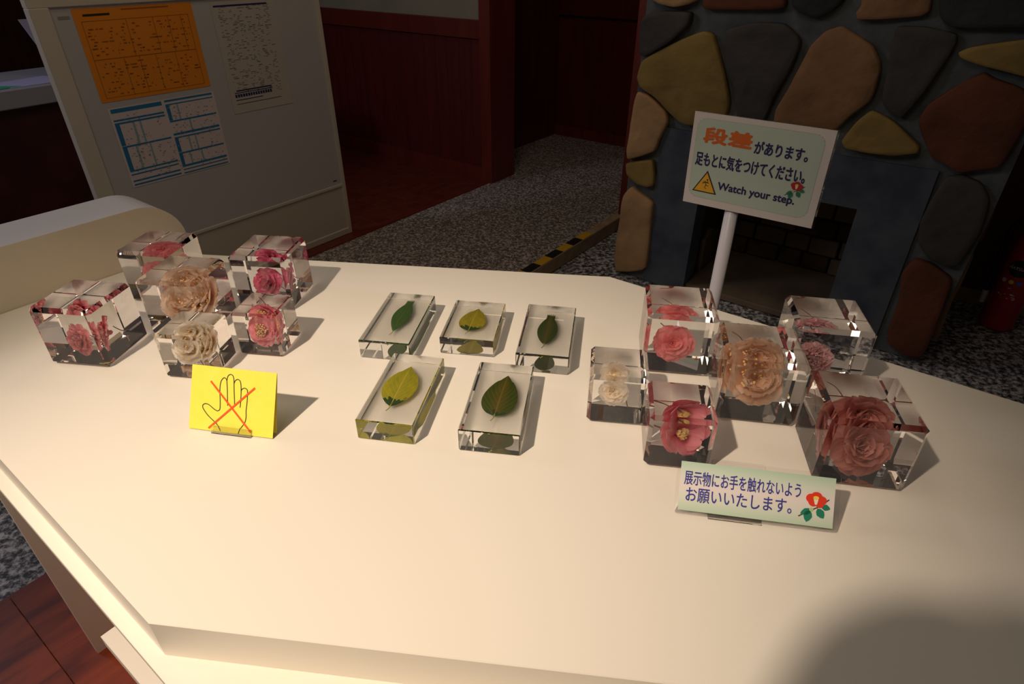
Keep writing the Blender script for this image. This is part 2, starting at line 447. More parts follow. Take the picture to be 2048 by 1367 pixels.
prism('inner_stone', [(0.18, 0.0), (0.44, 0.0), (0.44, 0.10), (0.35, 0.20), (0.25, 0.235), (0.18, 0.20)], 0.343, 0.362, lambda u, v, d: (d, u, v), M['hearth'], fp, 0.006)
STONES = [('dark', [(0.018, 1.146), (0.099, 1.163), (0.213, 1.164), (0.215, 1.125), (0.149, 1.06), (0.042, 0.993), (0.012, 0.996), (0.0, 1.105)]),
('olive', [(0.026, 0.98), (0.19, 1.07), (0.268, 1.102), (0.31, 1.096), (0.353, 1.018), (0.394, 0.934), (0.422, 0.862), (0.42, 0.819), (0.39, 0.78), (0.296, 0.752), (0.242, 0.753), (0.172, 0.795), (0.105, 0.843), (0.03, 0.875), (0.009, 0.909)]),
('dark', [(0.348, 1.067), (0.358, 1.113), (0.456, 1.143), (0.564, 1.146), (0.636, 1.095), (0.619, 0.993), (0.585, 0.9), (0.568, 0.805), (0.467, 0.791), (0.425, 0.919), (0.385, 0.977)]),
('tan', [(0.752, 1.15), (0.808, 1.123), (0.864, 1.097), (0.899, 1.055), (0.91, 1.022), (0.911, 0.957), (0.906, 0.924), (0.856, 0.868), (0.826, 0.814), (0.704, 0.796), (0.601, 0.803), (0.598, 0.857), (0.626, 0.931), (0.649, 1.018), (0.67, 1.085), (0.704, 1.131)]),
('pale', [(0.014, 0.822), (0.022, 0.855), (0.066, 0.852), (0.106, 0.831), (0.163, 0.793), (0.178, 0.758), (0.176, 0.742), (0.154, 0.685), (0.138, 0.625), (0.073, 0.592), (0.011, 0.565), (0.003, 0.609), (0.007, 0.724)]),
('olive', [(0.003, 0.549), (0.076, 0.571), (0.131, 0.587), (0.149, 0.529), (0.153, 0.476), (0.123, 0.461), (0.07, 0.466), (0.016, 0.498)]),
('pale', [(0.045, 0.451), (0.102, 0.423), (0.161, 0.398), (0.164, 0.324), (0.163, 0.259), (0.172, 0.068), (0.082, 0.025), (0.011, 0.008), (-0.007, 0.078), (-0.008, 0.183), (0.003, 0.286), (0.01, 0.404)]),
('pale', [(0.027, 1.239), (0.06, 1.30), (0.2, 1.31), (0.243, 1.246), (0.23, 1.205), (0.188, 1.186), (0.14, 1.176), (0.078, 1.185), (0.042, 1.198)]),
('red', [(0.249, 1.256), (0.39, 1.33), (0.536, 1.265), (0.56, 1.191), (0.41, 1.18), (0.257, 1.175), (0.25, 1.206)]),
('tan', [(0.778, 1.275), (0.87, 1.33), (0.974, 1.281), (0.991, 1.237), (0.996, 1.204), (0.976, 1.189), (0.854, 1.174), (0.795, 1.171), (0.784, 1.19), (0.796, 1.213)]),
('black', [(0.997, 1.281), (1.025, 1.193), (1.059, 1.167), (1.104, 1.163), (1.316, 1.18), (1.34, 1.25), (1.274, 1.33)]),
('black', [(0.56, 1.264), (0.65, 1.32), (0.741, 1.27), (0.735, 1.219), (0.708, 1.188), (0.666, 1.166), (0.609, 1.178), (0.569, 1.207)]),
('dark', [(0.917, 1.159), (1.0, 1.161), (1.089, 1.148), (1.096, 1.127), (1.091, 1.088), (1.056, 0.969), (1.018, 0.884), (0.997, 0.885), (0.94, 0.928), (0.934, 0.973), (0.926, 1.041), (0.916, 1.107)]),
('olive', [(1.109, 1.096), (1.138, 1.114), (1.262, 1.145), (1.326, 1.154), (1.36, 1.10), (1.365, 1.028), (1.299, 1.045), (1.182, 1.065), (1.12, 1.081)]),
('red', [(1.148, 1.01), (1.195, 1.047), (1.23, 1.031), (1.311, 1.011), (1.349, 0.967), (1.355, 0.894), (1.338, 0.772), (1.297, 0.758), (1.234, 0.734), (1.196, 0.751), (1.141, 0.769), (1.081, 0.853), (1.066, 0.887), (1.078, 0.938)]),
('olive', [(0.917, 0.899), (1.0, 0.869), (1.098, 0.8), (1.1, 0.779), (1.033, 0.76), (0.945, 0.755), (0.871, 0.757), (0.85, 0.779), (0.881, 0.852)]),
('dark', [(1.201, 0.714), (1.244, 0.73), (1.304, 0.715), (1.348, 0.667), (1.362, 0.552), (1.341, 0.42), (1.302, 0.408), (1.244, 0.425), (1.192, 0.477), (1.178, 0.548), (1.186, 0.632)]),
('red', [(1.203, 0.413), (1.269, 0.404), (1.343, 0.365), (1.347, 0.275), (1.354, 0.145), (1.353, 0.03), (1.29, 0.017), (1.223, 0.057), (1.208, 0.09), (1.206, 0.24), (1.182, 0.351)]),
('tan', [(0.30, 1.36), (0.56, 1.36), (0.60, 1.5), (0.45, 1.62), (0.27, 1.5)]), ('dark', [(0.02, 1.36), (0.22, 1.37), (0.24, 1.58), (0.05, 1.6)]),
('olive', [(0.66, 1.38), (0.90, 1.38), (0.95, 1.6), (0.7, 1.62)]), ('red', [(1.0, 1.38), (1.33, 1.36), (1.33, 1.6), (1.05, 1.58)])]


def stone_mesh(pts, d0, d1, seed, fn):
    """a rough stone: domed, lumpy front grown from its outline in shrinking rings"""
    pts = [q for p, n_ in zip(pts, pts[1:] + pts[:1]) for q in (p, (p[0] * .8 + n_[0] * .2, p[1] * .8 + n_[1] * .2), (p[0] * .5 + n_[0] * .5, p[1] * .5 + n_[1] * .5), (p[0] * .2 + n_[0] * .8, p[1] * .2 + n_[1] * .8))]
    pts = [tuple(.25 * pts[i - 1][c] + .5 * pts[i][c] + .25 * pts[(i + 1) % len(pts)][c] for c in (0, 1)) for i in range(len(pts))]
    cx = sum(p[0] for p in pts) / len(pts); cz = sum(p[1] for p in pts) / len(pts)
    bm = bmesh.new(); rings = []
    prof = [(1.0, 0.0), (1.0, 0.70), (0.985, 0.90), (0.95, 1.0), (0.75, 1.0), (0.45, 1.02)]
    for s, h in prof:
        ring = []
        for (u, v) in pts:
            x = cx + (u - cx) * s; z = cz + (v - cz) * s
            nz = noise.noise(Vector((x * 7 + seed * 3.1, z * 7, seed))) + 0.5 * noise.noise(Vector((x * 19, z * 19, seed * 2.0)))
            ring.append(bm.verts.new(fn(x, z, d0 + (d1 - d0) * h + (nz * 0.011 if h > 0.5 else 0))))
        rings.append(ring)
    n = len(pts)
    for a, b in zip(rings, rings[1:]):
        for i in range(n): bm.faces.new((a[i], a[(i + 1) % n], b[(i + 1) % n], b[i]))
    c = bm.verts.new(fn(cx, cz, d0 + (d1 - d0) * 1.05))
    for i in range(n): bm.faces.new((rings[-1][i], rings[-1][(i + 1) % n], c))
    bm.faces.new(rings[0])
    return bm


for i, (c, pts) in enumerate(STONES):
    o = from_bm('stone', stone_mesh(pts, 0.01, -0.032, i + 1, XZ), ST[c], fp, smooth=True)
    o['label'] = {'dark': 'dark grey stone', 'olive': 'ochre stone', 'pale': 'pale tan stone', 'tan': 'tan stone', 'red': 'red-brown stone', 'black': 'black stone'}[c]
for i, (c, pts) in enumerate([('red', [(0.06, 0.48), (0.28, 0.5), (0.3, 0.62), (0.08, 0.66)]), ('dark', [(0.05, 0.72), (0.3, 0.7), (0.32, 0.95), (0.07, 0.97)]),
                              ('tan', [(0.05, 0.06), (0.3, 0.05), (0.3, 0.4), (0.1, 0.42)]), ('red', [(0.06, 1.02), (0.3, 1.02), (0.33, 1.3), (0.08, 1.3)])]):
    from_bm('side_stone', stone_mesh(pts, 1.345, 1.375, i + 40, lambda u, v, d: (d, u, v)), ST[c], fp, smooth=True)

# ================================================================== DISPLAY TABLE
tb = empty('display_table', (0, 0, 0))
tag(tb, 'large angular cream laminate display table with stepped edge and rounded end screen', 'table')


def w2(pts): return [(p[0], p[1]) for p in pts]


XY = lambda u, v, d: (u, v, d)
c0 = W(0.0908, -0.579); c1 = W(0.097, -1.519); c2 = W(0.645, -1.519); c3 = Vector((0.229, 1.299, 0)); c4 = W(1.1826, 1.05)
bm = bmesh.new()
prism_bm(bm, w2([c0, (1.52, 0.197), c4, c3, c2, c1]), T - 0.064, T, XY, bev=0.0012)
from_bm('tabletop', bm, M['laminate'], tb)
q0 = W(0.072, -0.40); q1 = W(0.080, -1.519)
bm = bmesh.new()
prism_bm(bm, w2([q0, (1.50, 0.09), W(1.16, 1.04), (0.24, 1.27), W(0.63, -1.519), q1]), T - 0.077, T - 0.064, XY, bev=0.0008)
from_bm('lower_tier', bm, M['laminate'], tb)
bm = bmesh.new(); prism_bm(bm, [(0.084, -1.250), (0.084, -1.232), (0.75, -1.232), (0.75, -1.250)], 0.0, T - 0.078, lambda a, b, d: W(a, b, d))
from_bm('side_panel', bm, M['laminate'], tb)
bm = bmesh.new(); prism_bm(bm, [(0.074, -0.886), (0.074, 0.3), (0.85, 0.3), (0.85, -0.886)], T - 0.33, T - 0.30, lambda a, b, d: W(a, b, d), bev=0.001)
from_bm('shelf', bm, M['laminate'], tb)
bm = bmesh.new(); prism_bm(bm, [(0.35, -0.7), (0.35, 0.7), (0.95, 0.7), (0.95, -0.7)], 0, T - 0.34, lambda a, b, d: W(a, b, d)); prism_bm(bm, [(0.5, -0.6), (0.5, 0.7), (0.95, 0.7), (0.95, -0.6)], T - 0.29, T - 0.078, lambda a, b, d: W(a, b, d))
from_bm('pedestal', bm, M['laminate'], tb)
# end screen with a rounded corner: beige faces, pale edge band
top = T + 0.133; rr = 0.10; ax1 = 0.682
out = [(0.135, 0.0), (ax1, 0.0)] + [(ax1 - rr + rr * math.cos(t * math.pi / 24), top - rr + rr * math.sin(t * math.pi / 24)) for t in range(0, 13)] + [(0.135, top)]
bm = bmesh.new(); fs = prism_bm(bm, out, -1.66, -1.52, lambda a, z, b: W(a, b, z))
for i, f in enumerate(fs): f.material_index = 0 if i < 2 else 1
from_bm('end_screen', bm, [M['screen'], M['edge_cool']], tb)

# ================================================================== FLOWERS


def petal_material(name, base, tip, vein=0.25, trans=0.32):
    m = mat(name, base, 0.55, spec=0.3); nt, p, N, L = nodes(m)
    uv = N('ShaderNodeUVMap'); sep = N('ShaderNodeSeparateXYZ'); L(uv.outputs[0], sep.inputs[0])
    mp = N('ShaderNodeMapping'); mp.inputs['Scale'].default_value = (16, 1.6, 1); L(uv.outputs[0], mp.inputs[0])
    oi = N('ShaderNodeObjectInfo'); ad = N('ShaderNodeVectorMath'); ad.operation = 'ADD'; L(mp.outputs[0], ad.inputs[0])
    cb = N('ShaderNodeCombineXYZ'); mu = N('ShaderNodeMath'); mu.operation = 'MULTIPLY'; mu.inputs[1].default_value = 23.0
    L(oi.outputs['Random'], mu.inputs[0]); L(mu.outputs[0], cb.inputs[0]); L(cb.outputs[0], ad.inputs[1])
    n = N('ShaderNodeTexNoise'); n.inputs['Scale'].default_value = 1.0; n.inputs['Detail'].default_value = 4; L(ad.outputs[0], n.inputs[0])
    m1 = N('ShaderNodeMath'); m1.operation = 'MULTIPLY_ADD'; m1.inputs[1].default_value = 1.6; m1.inputs[2].default_value = -0.8; L(n.outputs[0], m1.inputs[0])
    m2 = N('ShaderNodeMath'); m2.operation = 'MULTIPLY_ADD'; m2.inputs[1].default_value = 1.0; L(sep.outputs['Y'], m2.inputs[0]); L(m1.outputs[0], m2.inputs[2])
    r = ramp(nt, [(0.1, base), (0.95, tip)]); L(m2.outputs[0], r.inputs[0]); L(r.outputs[0], p.inputs['Base Color'])
    tr = N('ShaderNodeBsdfTranslucent'); L(r.outputs[0], tr.inputs[0]); mx = N('ShaderNodeMixShader'); mx.inputs[0].default_value = trans
    L(p.outputs[0], mx.inputs[1]); L(tr.outputs[0], mx.inputs[2]); L(mx.outputs[0], nt.nodes['Material Output'].inputs[0])
    return m


def petal_mesh(L_, Wd, t0, t1, cup, ruff, seed, notch=0.0, nu=8, nv=9, fr=3.0):
    me = bpy.data.meshes.new('petal'); vs = []; fs = []; uvs = []
    r = 0.0; z = 0.0; prof = [(0.0, 0.0, t0)]
    for j in range(1, nv):
        th = t0 + (t1 - t0) * (j - 0.5) / (nv - 1); r += math.sin(th) * L_ / (nv - 1); z += math.cos(th) * L_ / (nv - 1)
        prof.append((r, z, th))
    for j, (r, z, th) in enumerate(prof):
        t = j / (nv - 1)
        wd = Wd * (0.28 + 0.72 * math.sin(min(1, t / 0.62) * math.pi / 2)) if t < 0.62 else Wd * math.sqrt(max(0.0, 1 - ((t - 0.62) / 0.40) ** 2.4))
        for i in range(nu + 1):
            s = -1 + 2 * i / nu
            c = cup * s * s * wd; rf = ruff * (0.15 + t ** 2) * L_ * (math.sin(s * fr * 2 + seed * 1.7) * 0.5 + noise.noise(Vector((s * 2.2 + seed * 5, t * 2.5, seed))) * 0.9)
            nt_ = notch * L_ * max(0, 1 - abs(s) * 3.5) * (t ** 6)
            off = c + rf
            vs.append((s * wd, (r - math.sin(th) * nt_) - math.cos(th) * off, (z - math.cos(th) * nt_) + math.sin(th) * off)); uvs.append(((s + 1) / 2, t))
    for j in range(nv - 1):
        for i in range(nu):
            a = j * (nu + 1) + i; fs.append((a, a + 1, a + nu + 2, a + nu + 1))
    me.from_pydata(vs, [], fs); ul = me.uv_layers.new(name='UVMap')
    for p in me.polygons:
        p.use_smooth = True
        for li in p.loop_indices: ul.data[li].uv = uvs[me.loops[li].vertex_index]
    return me


# ring = (count, length, half width, open angle at base, open angle at tip, cup, ruffle, height offset)
KINDS_F = {
    'formal': [(8, 1.0, .46, 55, 100, .10, .05, 0), (8, .88, .42, 45, 88, .14, .05, .05), (7, .72, .36, 35, 76, .2, .05, .09), (6, .56, .30, 25, 62, .25, .05, .12), (5, .42, .22, 12, 50, .3, .05, .14), (4, .30, .16, 4, 30, .4, .04, .16)],
    'rose': [(6, 1.05, .58, 50, 95, .12, .10, 0), (6, .92, .52, 30, 78, .22, .10, .03), (5, .78, .46, 14, 58, .34, .09, .06), (5, .64, .36, 4, 40, .42, .08, .09), (4, .52, .26, -4, 26, .5, .08, .12), (3, .42, .16, -8, 12, .6, .06, .14)],
    'peony': [(9, 1.0, .40, 55, 100, .1, .14, 0), (9, .84, .34, 38, 84, .14, .2, .04), (8, .74, .28, 24, 68, .18, .26, .08), (8, .64, .22, 12, 52, .2, .3, .12), (7, .56, .18, 4, 36, .24, .34, .14), (6, .50, .15, -4, 22, .3, .36, .16)],
    'open': [(7, 1.0, .52, 50, 84, .16, .07, 0), (7, .86, .46, 34, 70, .2, .08, .04), (5, .60, .32, 24, 50, .26, .12, .08)],
    'single': [(5, 1.0, .66, 40, 62, .14, .05, 0), (4, .96, .60, 34, 60, .16, .06, .03)],
    'semi': [(6, 1.0, .54, 45, 80, .14, .07, 0), (6, .84, .46, 26, 62, .2, .08, .05)],
    'ball': [(8, 1.0, .50, 60, 88, .12, .08, 0), (8, .95, .50, 40, 62, .2, .09, .03), (7, .86, .44, 22, 44, .28, .1, .07), (6, .66, .32, 18, 40, .3, .14, .1)],
}


def axis_quat(ax): return Vector(ax).normalized().to_track_quat('Z', 'Y')


def flower(parent, loc, axis, rad, kind, pm, seed, stamens=None, spin=0.0):
    """receptacle mesh with petal children (and a brush of stamens)"""
    bm = bmesh.new(); lathe_bm(bm, [(0.02, -0.22), (0.10, -0.16), (0.13, -0.04), (0.10, 0.06), (0.03, 0.10)], 10)
    for v in bm.verts: v.co *= rad
    q = axis_quat(axis)
    fl = from_bm('flower', bm, pm, parent, smooth=True); fl.rotation_mode = 'QUATERNION'; fl.rotation_quaternion = q
    fl.location = Vector(loc) - q @ Vector((0, 0, rad * 0.28))
    rg = random.Random(seed)
    for ri, (n, L_, Wd, a0, a1, cup, ruff, ho) in enumerate(KINDS_F[kind]):
        meshes = [petal_mesh(L_ * rad, Wd * rad, R(a0), R(a1), cup, ruff, seed + ri * 3 + v, 0.12 if kind in ('single', 'semi', 'open') else 0.04,
                             fr=5 if kind == 'peony' else 3) for v in range(2)]
        for k in range(n):
            o = link('petal', meshes[k % 2], pm, fl)
            o.location = (0, 0, ho * rad)
            o.rotation_euler = (rg.uniform(-.10, .10), rg.uniform(-.07, .07), 2 * math.pi * (k + 0.5 * (ri % 2)) / n + spin + rg.uniform(-.12, .12))
            s = rg.uniform(0.9, 1.06); o.scale = (s, s, s)
    if stamens:
        n, ln, rr_, tiplen = stamens; bm = bmesh.new()
        for k in range(n):
            a = rg.uniform(0, 6.283); r0 = rr_ * rad * math.sqrt(rg.random()); r1_ = r0 * 1.45; h = ln * rad * rg.uniform(.85, 1.08)
            p0 = (r0 * .6 * math.cos(a), r0 * .6 * math.sin(a), 0.05 * rad); p1 = (r1_ * math.cos(a), r1_ * math.sin(a), h)
            tube_bm(bm, [p0, p1], rad * .022, 4, 0, False)
            d = (Vector(p1) - Vector(p0)).normalized()
            tube_bm(bm, [Vector(p1) - d * rad * .02, Vector(p1) + d * tiplen * rad], rad * .042, 5, 1)
        from_bm('stamens', bm, [M['stamen_pale'], M['stamen']], fl)
    return fl


def stalk(parent, pts, r=0.0009, name='stalk', m=None):
    bm = bmesh.new(); tube_bm(bm, spline([tuple(p) for p in pts], 5), r, 6); return from_bm(name, bm, m or M['twig'], parent, smooth=True)


def cube_block(x, y, deg, size, label, m=None, bev=0.007, h=None, w_=None, d_=None, group=None):
    t = empty('acrylic_flower_cube', (x, y, T + 0.0004), R(deg)); tag(t, label, 'cube', group)
    w_ = w_ or size; d_ = d_ or size; h = h or size
    bm = bmesh.new(); add_box(bm, (-w_ / 2, -d_ / 2, 0), (w_ / 2, d_ / 2, h), bev, 1)
    from_bm('block', bm, m or M['acrylic'], t); return t


PM = {
    'coral': petal_material('coral_pink_petal', (0.90, 0.13, 0.16), (0.95, 0.36, 0.36)),
    'pinkdeep': petal_material('deep_pink_petal', (0.90, 0.12, 0.18), (0.94, 0.36, 0.38)),
    'magenta': petal_material('magenta_petal', (0.66, 0.04, 0.15), (0.82, 0.20, 0.32)),
    'pink': petal_material('rose_pink_petal', (0.90, 0.18, 0.26), (0.94, 0.40, 0.45)),
    'peach': petal_material('peach_petal', (0.95, 0.58, 0.30), (0.98, 0.82, 0.66), trans=.45),
    'peach2': petal_material('apricot_petal', (0.94, 0.50, 0.24), (0.97, 0.75, 0.57), trans=.45),
    'cream': petal_material('cream_petal', (0.95, 0.72, 0.36), (1.0, 0.96, 0.88), trans=.5),
    'frill': petal_material('pink_white_petal', (0.84, 0.16, 0.20), (0.96, 0.64, 0.64)),
    'dusky': petal_material('dusky_red_petal', (0.62, 0.13, 0.11), (0.78, 0.36, 0.31)),
}
# --- left cluster
g = 'clear cubes with a camellia sealed inside'
t = cube_block(-0.7828, 0.9803, -7, 0.118, 'clear cube with sideways deep pink camellia, farthest left of all cubes', group=g)
flower(t, (-0.004, -.010, .043), (-.45, -.82, .30), .036, 'peony', PM['pinkdeep'], 1)
stalk(t, [(.012, .006, .05), (.03, .012, .038), (.048, .02, .036)]); box('name_tag', (.036, -.05, .006), (.050, -.044, .0068), M['gold_tag'], t)
t = cube_block(-0.7596, 1.2184, -8, 0.118, 'clear cube with red-pink camellia near its top, hindmost beside the beige end screen', group=g)
flower(t, (0.004, 0, .058), (.1, -.5, .75), .042, 'formal', PM['pinkdeep'], 2)
stalk(t, [(0, .012, .045), (-.01, .03, .03), (-.012, .045, .02)])
t = cube_block(-0.6479, 1.0841, -6, 0.120, 'clear cube filled by a large peach camellia, centre of the left cluster', group=g)
flower(t, (0.004, 0, .055), (.1, -.62, .62), .050, 'ball', PM['peach'], 3, (46, .5, .34, .08))
t = cube_block(-0.5156, 1.1933, -6, 0.120, 'clear cube with a magenta rose-like camellia, right rear of the left cluster', group=g)
flower(t, (0.000, -.004, .044), (-.40, -.80, .42), .041, 'rose', PM['magenta'], 4)
stalk(t, [(0, .012, .045), (.014, .03, .03), (.02, .045, .018)])
t = cube_block(-0.4659, 1.0006, -7, 0.085, 'small clear cube with pink open camellia and yellow stamens, right front of left cluster', group=g, bev=.005, h=.090)
flower(t, (0.002, -.002, .043), (-.2, -.85, .40), .036, 'open', PM['pink'], 5, (44, .55, .26, .08))
stalk(t, [(0, .012, .045), (-.012, .028, .05), (-.026, .036, .07)])
t = cube_block(-0.5685, 0.9281, -7, 0.089, 'small clear cube with cream white camellia, just behind the yellow hand card', group=g, bev=.005)
flower(t, (0.0, 0, .047), (.0, -.6, .6), .034, 'ball', PM['cream'], 6, (30, .45, .3, .07))
stalk(t, [(0, 0, .03), (.002, -.002, .016), (-.002, 0, .006)]); stalk(t, [(.012, .004, .03), (.016, .006, .012)])
# --- right cluster
t = cube_block(0.3020, 0.9640, -8, 0.121, 'clear cube with coral pink many-petalled camellia facing front, left rear of right cluster', group=g)
flower(t, (-0.006, -.004, .046), (.0, -.88, .38), .041, 'formal', PM['coral'], 7)
stalk(t, [(0, .014, .05), (-.012, .03, .058), (-.03, .042, .07)])
t = cube_block(0.1726, 0.8120, -7.5, 0.092, 'small clear cube with cream white camellia, leftmost of the right cluster', group=g, bev=.006)
flower(t, (-0.006, 0, .046), (.0, -.78, .5), .026, 'formal', PM['cream'], 8, (20, .45, .25, .07))
stalk(t, [(-.008, 0, .03), (-.010, -.004, .018)]); stalk(t, [(.016, .004, .03), (.020, .0, .016)])
t = cube_block(0.2492, 0.7122, -8, 0.094, 'small clear cube with pink trumpet camellia and stamen brush, behind the camellia notice', group=g, bev=.006)
flower(t, (0.002, 0, .047), (.35, -.80, .30), .047, 'single', PM['pink'], 9, (40, .48, .12, .10), .4)
stalk(t, [(-.01, .01, .045), (-.026, .018, .046), (-.040, .020, .050)], .0014)
t = cube_block(0.4036, 0.8308, -9.5, 0.124, 'clear cube filled by a large apricot camellia, middle of the right cluster', group=g, h=.118)
flower(t, (-0.004, 0, .060), (.0, -.75, .55), .050, 'ball', PM['peach2'], 10, (46, .5, .34, .08))
stalk(t, [(-.02, .03, .06), (-.03, .04, .08), (-.042, .045, .09)])
t = cube_block(0.5468, 0.9183, -10, 0.123, 'clear cube with frilly pink and white camellia, at the right rear edge of the table', group=g)
flower(t, (-0.014, -.004, .044), (.0, -.85, .42), .037, 'peony', PM['frill'], 11)
stalk(t, [(-.01, .014, .05), (-.02, .03, .06), (-.036, .042, .075)])
t = cube_block(0.5051, 0.6908, -9.5, 0.124, 'clear cube with large dusky red rose-like camellia, nearest right of all cubes', group=g, h=.117)
flower(t, (-0.002, -.002, .051), (.25, -.82, .40), .050, 'rose', PM['dusky'], 12)
stalk(t, [(-.02, .03, .06), (-.03, .04, .08), (-.042, .045, .09)])

# ================================================================== LEAF BLOCKS


def leaf_material(name, main, patch, vein, patch_to=0.2, mottled=0.5, tone=None, mid=None):
    m = mat(name, main, 0.45); nt, p, N, L = nodes(m)
    uv = N('ShaderNodeUVMap'); sp = N('ShaderNodeSeparateXYZ'); L(uv.outputs[0], sp.inputs[0])

    def math_(op, a, b=None, c=None):
        n = N('ShaderNodeMath'); n.operation = op
        for i, v in enumerate((a, b, c)):
            if v is None: continue
            if isinstance(v, (int, float)): n.inputs[i].default_value = v
            else: L(v, n.inputs[i])
        return n.outputs[0]
    au = math_('ABSOLUTE', math_('SUBTRACT', sp.outputs['X'], 0.5))
    no = N('ShaderNodeTexNoise'); no.inputs['Scale'].default_value = 5; no.inputs['Detail'].default_value = 5; L(uv.outputs[0], no.inputs[0])
    r = ramp(nt, [(0.35, main), (0.7, tone or tuple(v * .7 for v in main))]); L(no.outputs[0], r.inputs[0])
    lat = math_('FRACT', math_('SUBTRACT', math_('MULTIPLY', sp.outputs['Y'], 8.0), math_('MULTIPLY', au, 7.0)))
    latm = math_('MULTIPLY', math_('LESS_THAN', lat, 0.13), 0.5)
    mid_ = math_('LESS_THAN', au, 0.022)
    vm = math_('MAXIMUM', latm, math_('MULTIPLY', mid_, 0.9))
    mx = N('ShaderNodeMix'); mx.data_type = 'RGBA'; L(vm, mx.inputs[0]); L(r.outputs[0], mx.inputs[6]); mx.inputs[7].default_value = (*vein, 1)
    if mid:
        mg = N('ShaderNodeMapRange'); mg.inputs[1].default_value = 0.28; mg.inputs[2].default_value = 0.0; L(au, mg.inputs[0])
        m3 = N('ShaderNodeMix'); m3.data_type = 'RGBA'; L(math_('MULTIPLY', mg.outputs[0], 0.55), m3.inputs[0]); L(r.outputs[0], m3.inputs[6]); m3.inputs[7].default_value = (*mid, 1)
        L(m3.outputs[2], mx.inputs[6])
    edge = math_('ADD', sp.outputs['Y'], math_('MULTIPLY', math_('SUBTRACT', no.outputs[0], 0.5), 0.5))
    pm = math_('LESS_THAN', edge, patch_to)
    m2 = N('ShaderNodeMix'); m2.data_type = 'RGBA'; L(math_('MULTIPLY', pm, math_('SUBTRACT', 1.0, mid_)), m2.inputs[0]); L(mx.outputs[2], m2.inputs[6]); m2.inputs[7].default_value = (*patch, 1)
    L(m2.outputs[2], p.inputs['Base Color'])
    tr = N('ShaderNodeBsdfTranslucent'); L(m2.outputs[2], tr.inputs[0]); ms = N('ShaderNodeMixShader'); ms.inputs[0].default_value = 0.25
    L(p.outputs[0], ms.inputs[1]); L(tr.outputs[0], ms.inputs[2]); L(ms.outputs[0], nt.nodes['Material Output'].inputs[0])
    return m


def leaf(parent, base, tip, width, m, shape='oval', jag=False, curl=0.1):
    base = Vector(base); tip = Vector(tip); ax = tip - base; L_ = ax.length; ax.normalize(); sd = Vector((ax.y, -ax.x, 0)).normalized()
    me = bpy.data.meshes.new('leaf'); vs = []; fs = []; uvs = []; nv = 22; nu = 10
    for j in range(nv + 1):
        t = j / nv
        if shape == 'oval': wd = math.sin(math.pi * t ** 0.86) ** 0.8
        elif shape == 'heart': wd = math.sin(math.pi * t ** 0.68) ** 0.75
        else: wd = math.sin(math.pi * t ** 1.0) ** 0.9
        if t > .84 and not jag: wd = wd * 0.8 + 0.02 * (1 - t)
        if jag and t > .8: wd = max(wd, 0.42)
        wd = max(wd, 0.03) * width / 2
        for i in range(nu + 1):
            s = -1 + 2 * i / nu
            ex = (math.sin(i * 2.9) * .045 + .02) * L_ if (jag and j == nv) else 0
            sag = -curl * width * (s * s) * .25 + 0.004 * math.sin(t * 3.1)
            vs.append(base + ax * (t * L_ + ex) + sd * (s * wd) + Vector((0, 0, sag))); uvs.append(((s + 1) / 2, t))
    for j in range(nv):
        for i in range(nu):
            a = j * (nu + 1) + i; fs.append((a, a + 1, a + nu + 2, a + nu + 1))
    me.from_pydata([tuple(v) for v in vs], [], fs); ul = me.uv_layers.new(name='UVMap')
    for p in me.polygons:
        p.use_smooth = True
        for li in p.loop_indices: ul.data[li].uv = uvs[me.loops[li].vertex_index]
    lo = link('leaf', me, m, parent)
    bm = bmesh.new(); e = base - ax * 0.013 - sd * 0.003
    tube_bm(bm, [base + ax * .004, base - ax * .006, e], 0.0011, 6); from_bm('leaf_stalk', bm, M['stem_green'], lo)
    return lo


M['stem_green'] = mat('leaf_stalk_green', (0.42, 0.45, 0.14), 0.5)
LM = {
    1: leaf_material('mid_green_leaf', (0.055, 0.15, 0.02), (0.05, 0.14, 0.02), (0.12, 0.22, 0.05), 0.0, tone=(0.10, 0.17, 0.06)),
    2: leaf_material('golden_yellow_leaf', (0.50, 0.42, 0.015), (0.03, 0.08, 0.01), (0.60, 0.52, 0.06), 0.17, tone=(0.36, 0.30, 0.01)),
    3: leaf_material('dark_green_leaf', (0.035, 0.075, 0.008), (0.03, 0.06, 0.01), (0.13, 0.11, 0.02), 0.0, tone=(0.055, 0.075, 0.01), mid=(0.16, 0.11, 0.02)),
    4: leaf_material('yellow_veined_leaf', (0.60, 0.53, 0.01), (0.035, 0.09, 0.015), (0.72, 0.62, 0.12), 0.17, tone=(0.42, 0.42, 0.03)),
    5: leaf_material('olive_green_leaf', (0.06, 0.11, 0.008), (0.03, 0.08, 0.01), (0.28, 0.20, 0.03), 0.08, tone=(0.075, 0.10, 0.01), mid=(0.26, 0.15, 0.015)),
}
g = 'clear slabs with a leaf sealed inside'
